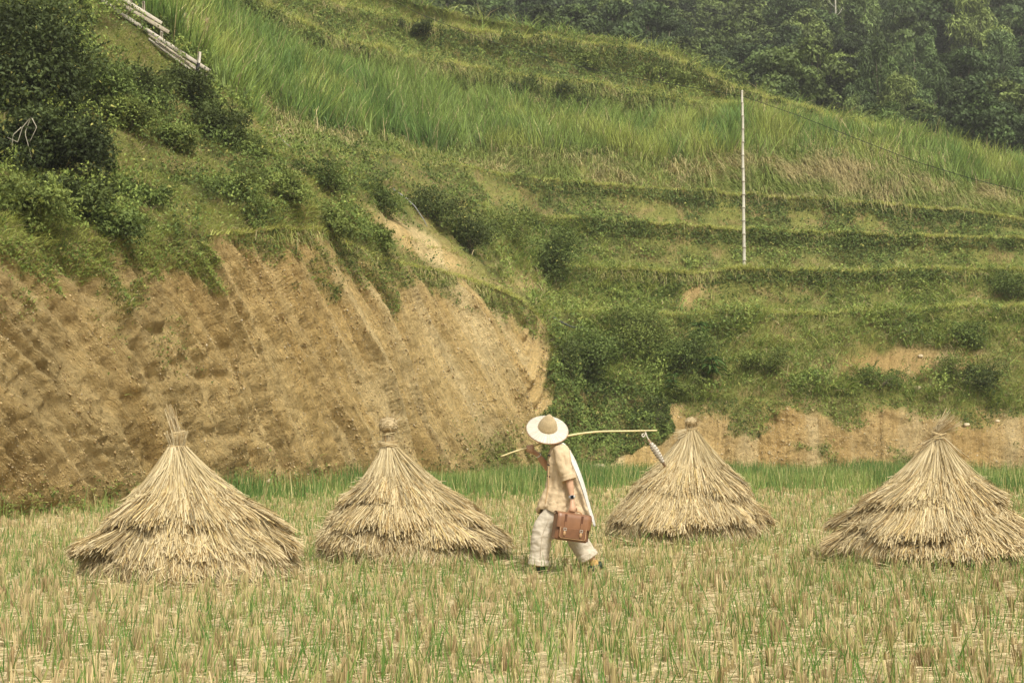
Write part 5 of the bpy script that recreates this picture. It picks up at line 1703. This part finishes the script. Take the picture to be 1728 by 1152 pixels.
to_ = mesh('trousers', v, f, M_trou, per)


def wt(co):
    a = fbm(co[:, 0] * 8, co[:, 1] * 8, co[:, 2] * 8, 74, 3) - .5
    b = np.abs(fbm(co[:, 0] * 6 + co[:, 2] * 9, co[:, 1] * 4, co[:, 2] * 10 - co[:, 0] * 6, 75, 3) - .5)
    return a * .025 - b * .036 + .004


remesh(to_, .0075, 2, .5, wt)
v, f = limb([L(928, 872, -.185), L(915, 905, -.205), L(911, 950, -.20)], [.0035, .0035, .0035], 6)
mesh('side_seam', v, f, mat_plain('seam_beige', (.42, .35, .25), .9), to_)  # seam line a little darker than the trouser cloth

# shoes and socks
for (an_, tx, toe, dy, lift_) in ((anN, 899, 965, -.10, 0), (anF, 1000, 966, .09, .0)):
    nm = 'shoe'
    if dy < 0:
        P_ = [L(920, 958, dy), L(909, 958, dy), L(897, 962, dy), L(888, 965, dy)]
    else:
        P_ = [L(1016, 952, dy), L(1006, 955, dy), L(995, 961, dy), L(985, 965, dy)]
    v, f = limb(P_, [.040, .047, .040, .026], 14, [1.0, 1.0, 1.15, 1.1])
    mesh(nm, v, f, M_shoe, per)
    v, f = limb([an_ + [0, 0, .03], an_ - [-.0, 0, .02], P_[0] * .35 + P_[1] * .65 + [0, 0, .02]], [.046, .043, .044], 12)
    mesh('sock', v, f, M_sock, per)
# watch on the near wrist
wd = norm(wrN - elN); wc = wrN - wd * .0
v, f = tube_arrays([wc - wd * .012, wc + wd * .012], [.034, .034], 16)
wb = mesh('wristwatch', v, f, mat_plain('watch_band', (.5, .5, .5), .4), per)
zx = norm(np.cross(wd, [0, 1, 0])); Rm = np.stack([zx, np.cross(wd, zx), wd], 1)
v, f = box_arrays(wc + np.array([0, -.036, 0]), (.040, .014, .042), Rm, .005)
mesh('watch_case', v, f, mat_plain('silver', (.7, .7, .7), .25, metal=.8), wb)
v, f = box_arrays(wc + np.array([0, -.0455, 0]), (.031, .006, .033), Rm, .002)
mesh('watch_screen', v, f, mat_plain('black_glass', (.008, .008, .012), .1), wb)
wf = norm(wrF - elF); c_ = wrF - wf * .03
v, f = tube_arrays([c_ - wf * .006, c_ + wf * .006], [.031, .031], 14); mesh('bracelet', v, f, mat_plain('silver_bracelet', (.75, .74, .7), .3, metal=.6), per)

# scarf hanging down the back
sc = [L(941, 748, -.10), L(950, 749, -.13), L(957, 758, -.17), L(965, 778, -.20), L(974, 800, -.215), L(983, 825, -.20), L(991, 850, -.17), L(998, 872, -.14), L(1002, 888, -.12)]
q, wv_ = smoothpts(sc, [.014, .016, .018, .020, .022, .024, .026, .026, .012], 6)
T_ = norm(np.gradient(q, axis=0)); nrm_ = np.array([.75, -.65, .1]); s_v = norm(np.cross(T_, nrm_))
V = []
for i in range(len(q)):
    for k in range(7):
        a = (k - 3) / 3
        V.append(q[i] + s_v[i] * a * wv_[i] + nrm_ * (.010 * math.cos(a * 9 + i * .12) + .012))
V = np.array(V); k = (np.arange(len(q) - 1)[:, None] * 7 + np.arange(6)[None]).ravel()
sco = mesh('scarf', V, np.stack([k, k + 1, k + 8, k + 7], -1), M_scarf, per)
md = sco.modifiers.new('t', 'SOLIDIFY'); md.thickness = .005
sc2 = [L(957, 760, .02), L(972, 790, .03), L(985, 830, .05), L(993, 865, .06), L(990, 892, .06)]
q, wv_ = smoothpts(sc2, [.02, .03, .04, .045, .03], 6)
T_ = norm(np.gradient(q, axis=0)); nrm_ = np.array([.9, -.3, .2]); s_v = norm(np.cross(T_, nrm_))
V = np.array([q[i] + s_v[i] * ((k - 3) / 3) * wv_[i] + nrm_ * (.012 * math.cos(k * 2.2 + i * .2) + .02) for i in range(len(q)) for k in range(7)])
k = (np.arange(len(q) - 1)[:, None] * 7 + np.arange(6)[None]).ravel()
s2o = mesh('scarf_tail', V, np.stack([k, k + 1, k + 8, k + 7], -1), M_scarf, sco)
md = s2o.modifiers.new('t', 'SOLIDIFY'); md.thickness = .005

# wide straw hat: woven pointed crown on a broad pale brim
hc = L(924, 722, -.055)
h1 = norm(np.cross(hn, [0, 0, 1])); h2 = np.cross(hn, h1)
HR = .232
M_brim = None


def mat_hat(name, c1, c2, freq):
    m, nt, b, out = new_mat(name)
    at = nt.nodes.new('ShaderNodeAttribute'); at.attribute_name = 'tint'
    n = tex_noise(nt, 60, 3)
    r = ramp(nt, n.outputs[0], [(.35, (.88, .86, .82)), (.65, (1.06, 1.06, 1.06))])
    nt.links.new(mul(nt, at.outputs['Color'], r.outputs[0]), b.inputs['Base Color']); b.inputs['Roughness'].default_value = .6
    return m


M_hat = mat_hat('woven_straw', 0, 0, 0)
na = 192


def hat_part(name, radii, heights, colf, parent):
    th = np.linspace(0, 2 * PI, na, endpoint=False)
    V, C = [], []
    for r, h in zip(radii, heights):
        rib = .0022 * np.abs(np.sin(th * 26)) * min(1, r / .1)
        V.append(hc + (np.cos(th) * r)[:, None] * h1 + (np.sin(th) * r)[:, None] * h2 + (h + rib)[:, None] * hn); C.append(colf(th, r))
    V = np.array(V).reshape(-1, 3); C = np.array(C).reshape(-1, 3)
    n = len(radii)
    k = (np.arange(n - 1)[:, None] * na + np.arange(na)[None]).ravel(); k2 = (np.arange(n - 1)[:, None] * na + (np.arange(na)[None] + 1) % na).ravel()
    o = mesh(name, V, np.stack([k, k2, k2 + na, k + na], -1), M_hat, parent, C)
    md = o.modifiers.new('t', 'SOLIDIFY'); md.thickness = .004; md.offset = -1
    return o


hat = bpy.data.objects.new('straw_hat', None); link(hat, per)
segc = RS.uniform(.86, 1.05, 64)
bc = lambda th, r: np.array([.54, .485, .395]) * (segc[(th / (2 * PI) * 64).astype(int) % 64] * (1 - .30 * (np.abs(np.sin(th * 26)) < .30)))[:, None]
cc_ = lambda th, r: np.array([.50, .39, .23]) * (1 - .18 * (np.abs(np.sin(th * 26)) < .3))[:, None] * (1 + .10 * np.sin(r * 260))
hat_part('brim', np.linspace(.098, HR, 12), .004 - .030 * (np.linspace(0, 1, 12) ** 1.3), bc, hat)
cr_ = np.array([.110, .108, .101, .089, .073, .057, .041, .027, .013, .001]); chh = np.array([.004, .018, .046, .078, .108, .134, .157, .176, .191, .198])
hat_part('crown', cr_, chh, cc_, hat)
th = np.linspace(0, 2 * PI, 97)
v, f = tube_arrays([hc + HR * (math.cos(t) * h1 + math.sin(t) * h2) - hn * .028 for t in th], .0038, 6)
mesh('rim_binding', v, f, mat_plain('rim_binding', (.42, .20, .11), .7), hat)

# ------------------------------------------------------------------ carrying pole and what hangs from it
q, rr = smoothpts(pl, [.009, .010, .011, .012, .013, .012, .010, .008], 5)
q0 = q[0].copy() + [ox, DP, 0]
v, f = tube_arrays(q - q[0], rr * .95, 8)
pr_ = mesh('carrying_pole', v, f, mat_plain('peeled_bamboo', (.60, .50, .26), .5, 6, .2)); pr_.location = q0
tag(pr_, 'long thin bent bamboo pole carried over the shoulder of the walking person', 'pole')
PLW = lambda x, y, d=.05: L(x, y, d) + [ox, DP, 0]
at = PLW(1087, 730); rt = empty('hanging_bobbin', tuple(at))
tag(rt, 'string wrapped wooden rod hanging by a cord from the far end of the carrying pole', 'wrapped rod')
K = lambda x, y, d=.05: PLW(x, y, d) - at
M_cord = mat_plain('pale_cord', (.62, .56, .46), .9); M_rod = mat_plain('brown_rod', (.30, .20, .12), .7, 8, .2)
v, f = limb([K(1086, 731), K(1083, 734), K(1086, 737), K(1089, 731), K(1088, 726), K(1090, 731), K(1092, 737), K(1095, 742)], [.006] * 8, 6); mesh('cord', v, f, M_cord, rt)
v, f = tube_arrays([K(1094, 741), K(1123, 787)], [.013, .016], 10); mesh('rod', v, f, M_rod, rt)
a0, a1 = K(1098, 747), K(1119, 780)
v, f = limb([a0, a0 * .75 + a1 * .25, (a0 + a1) / 2, a1 * .8 + a0 * .2, a1], [.018, .036, .036, .028, .018], 14); mesh('wrapping', v, f, M_cord, rt)
b = []
ax_ = norm(a1 - a0); u1 = norm(np.cross(ax_, [0, 1, 0])); u2 = np.cross(ax_, u1)
for sgn in (-1, 1):
    t = np.linspace(0, 1, 120); ra_ = np.interp(t, [0, .25, .5, .8, 1], [.020, .039, .039, .031, .020])
    pts = a0 + (a1 - a0) * t[:, None] + (np.cos(t * 50 * sgn) * ra_)[:, None] * u1 + (np.sin(t * 50 * sgn) * ra_)[:, None] * u2
    b.append(tube_arrays(pts, .0035, 5))
v, f = join(b); mesh('string_net', v, f, mat_plain('dark_string', (.22, .18, .13), .9), rt)

# ------------------------------------------------------------------ brown leather satchel in the near hand
M_lea = mat_plain('brown_leather', (.17, .076, .034), .42, 9, .18, (.15, .005), spec=.5)
M_lea2 = mat_plain('flap_leather', (.215, .10, .046), .42, 9, .15, (.15, .005), spec=.5)
M_dkl = mat_plain('leather_edge', (.11, .045, .022), .5); M_edge = mat_plain('stitched_edge', (.42, .25, .12), .6)
M_buc = mat_plain('buckle', (.72, .70, .62), .3, metal=.7)
bw = PLW(963, 890, -.285)
rt = empty('satchel', tuple(bw)); tag(rt, 'brown leather satchel with two buckled straps held in the lowered hand', 'satchel')
rt.rotation_euler = (0, math.radians(8.5), math.radians(20))
W_, H_, D_ = .385, .285, .125


def part(name, c, s, m, par, bev=.01):
    v, f = box_arrays(c, s, None, bev); o = mesh(name, v, f, m, par, None, False)
    return o


part('bag_body', (0, 0, 0), (W_, D_, H_), M_lea, rt, .018)
fx_ = np.linspace(-1, 1, 9); prof = [(.055, .135 + .012), (.02, .154), (-.045, .152), (-.072, .135), (-.079, .10), (-.080, .04), (-.080, .0), (-.0795, -.028)]
V = []
for x in fx_:
    for j, (y, z) in enumerate(prof):
        V.append((x * (W_ / 2 + .006), y, z - .010 * math.cos(x * 4.2) * (j == 7) - .012 * (abs(x) > .9) * (j == 0) + (.014 * x * x if j == 7 else 0)))
V = np.array(V); k = (np.arange(8)[:, None] * 8 + np.arange(7)[None]).ravel()
fo = mesh('flap', V, np.stack([k, k + 1, k + 9, k + 8], -1), M_lea2, rt); md = fo.modifiers.new('t', 'SOLIDIFY'); md.thickness = .007; md.offset = 1
pk = part('front_pocket', (-.005, -D_ / 2 - .014, -.058), (W_ - .07, .03, .125), M_lea, rt, .014)
ep = [(-.155, -.0955, .0), (-.155, -.0955, -.105), (-.14, -.0955, -.117), (.13, -.0955, -.117), (.145, -.0955, -.105), (.145, -.0955, .0)]
v, f = tube_arrays(ep, .0035, 6); mesh('piping', v, f, M_edge, pk)
for sx in (-.105, .085):
    stp = part('strap', (sx, -.0965, .012), (.024, .007, .09), M_lea2, rt, .003)
    v, f = limb([(sx, -.098, -.035), (sx, -.103, -.062), (sx, -.098, -.088)], [.010, .017, .012], 10, [.35, .35, .35], (0, 1, 0)); mesh('strap_tab', v, f, M_edge, stp)
    part('strap_on_flap', (sx, -.088, .09), (.026, .006, .10), M_dkl, stp, .002)
    for (dx, dz, s3) in ((0, .010, (.034, .006, .005)), (0, -.014, (.034, .006, .005)), (-.015, -.002, (.005, .006, .028)), (.015, -.002, (.005, .006, .028))):
        part('buckle', (sx + dx, -.104, -.02 + dz), s3, M_buc, stp, .001)
    part('rivet', (sx, -.092, .045), (.008, .006, .008), M_buc, stp, .002)
gy = part('gusset', (W_ / 2 + .004, 0, -.01), (.008, D_ - .03, H_ - .05), M_dkl, rt, .003)
v, f = limb([(-.055, -.0, .150), (-.045, -.0, .176), (.0, -.0, .186), (.06, -.0, .184), (.10, .0, .170), (.112, .0, .150)], [.009, .009, .010, .009, .008, .007], 10)
mesh('handle', v, f, M_edge, rt)

# ------------------------------------------------------------------ air between the slope and the forest
hz = bpy.data.materials.new('haze'); hz.use_nodes = True
nt = hz.node_tree; nt.nodes.clear()
vo = nt.nodes.new('ShaderNodeVolumePrincipled'); vo.inputs['Density'].default_value = .0005
vo.inputs['Color'].default_value = (.90, .91, .86, 1); vo.inputs['Anisotropy'].default_value = .1
out = nt.nodes.new('ShaderNodeOutputMaterial'); nt.links.new(vo.outputs[0], out.inputs['Volume'])
v, f = box_arrays((0, 250, 80), (2200, 2600, 180), None, .0)
v = np.array([[x, y, z] for x in (-1100, 1100) for y in (-1000, 1600) for z in (-14, 190)], float)
f = [[0, 1, 3, 2], [4, 6, 7, 5], [0, 4, 5, 1], [2, 3, 7, 6], [0, 2, 6, 4], [1, 5, 7, 3]]
ho = mesh('haze', v, f, hz, None, None, False); tag(ho, kind='stuff')
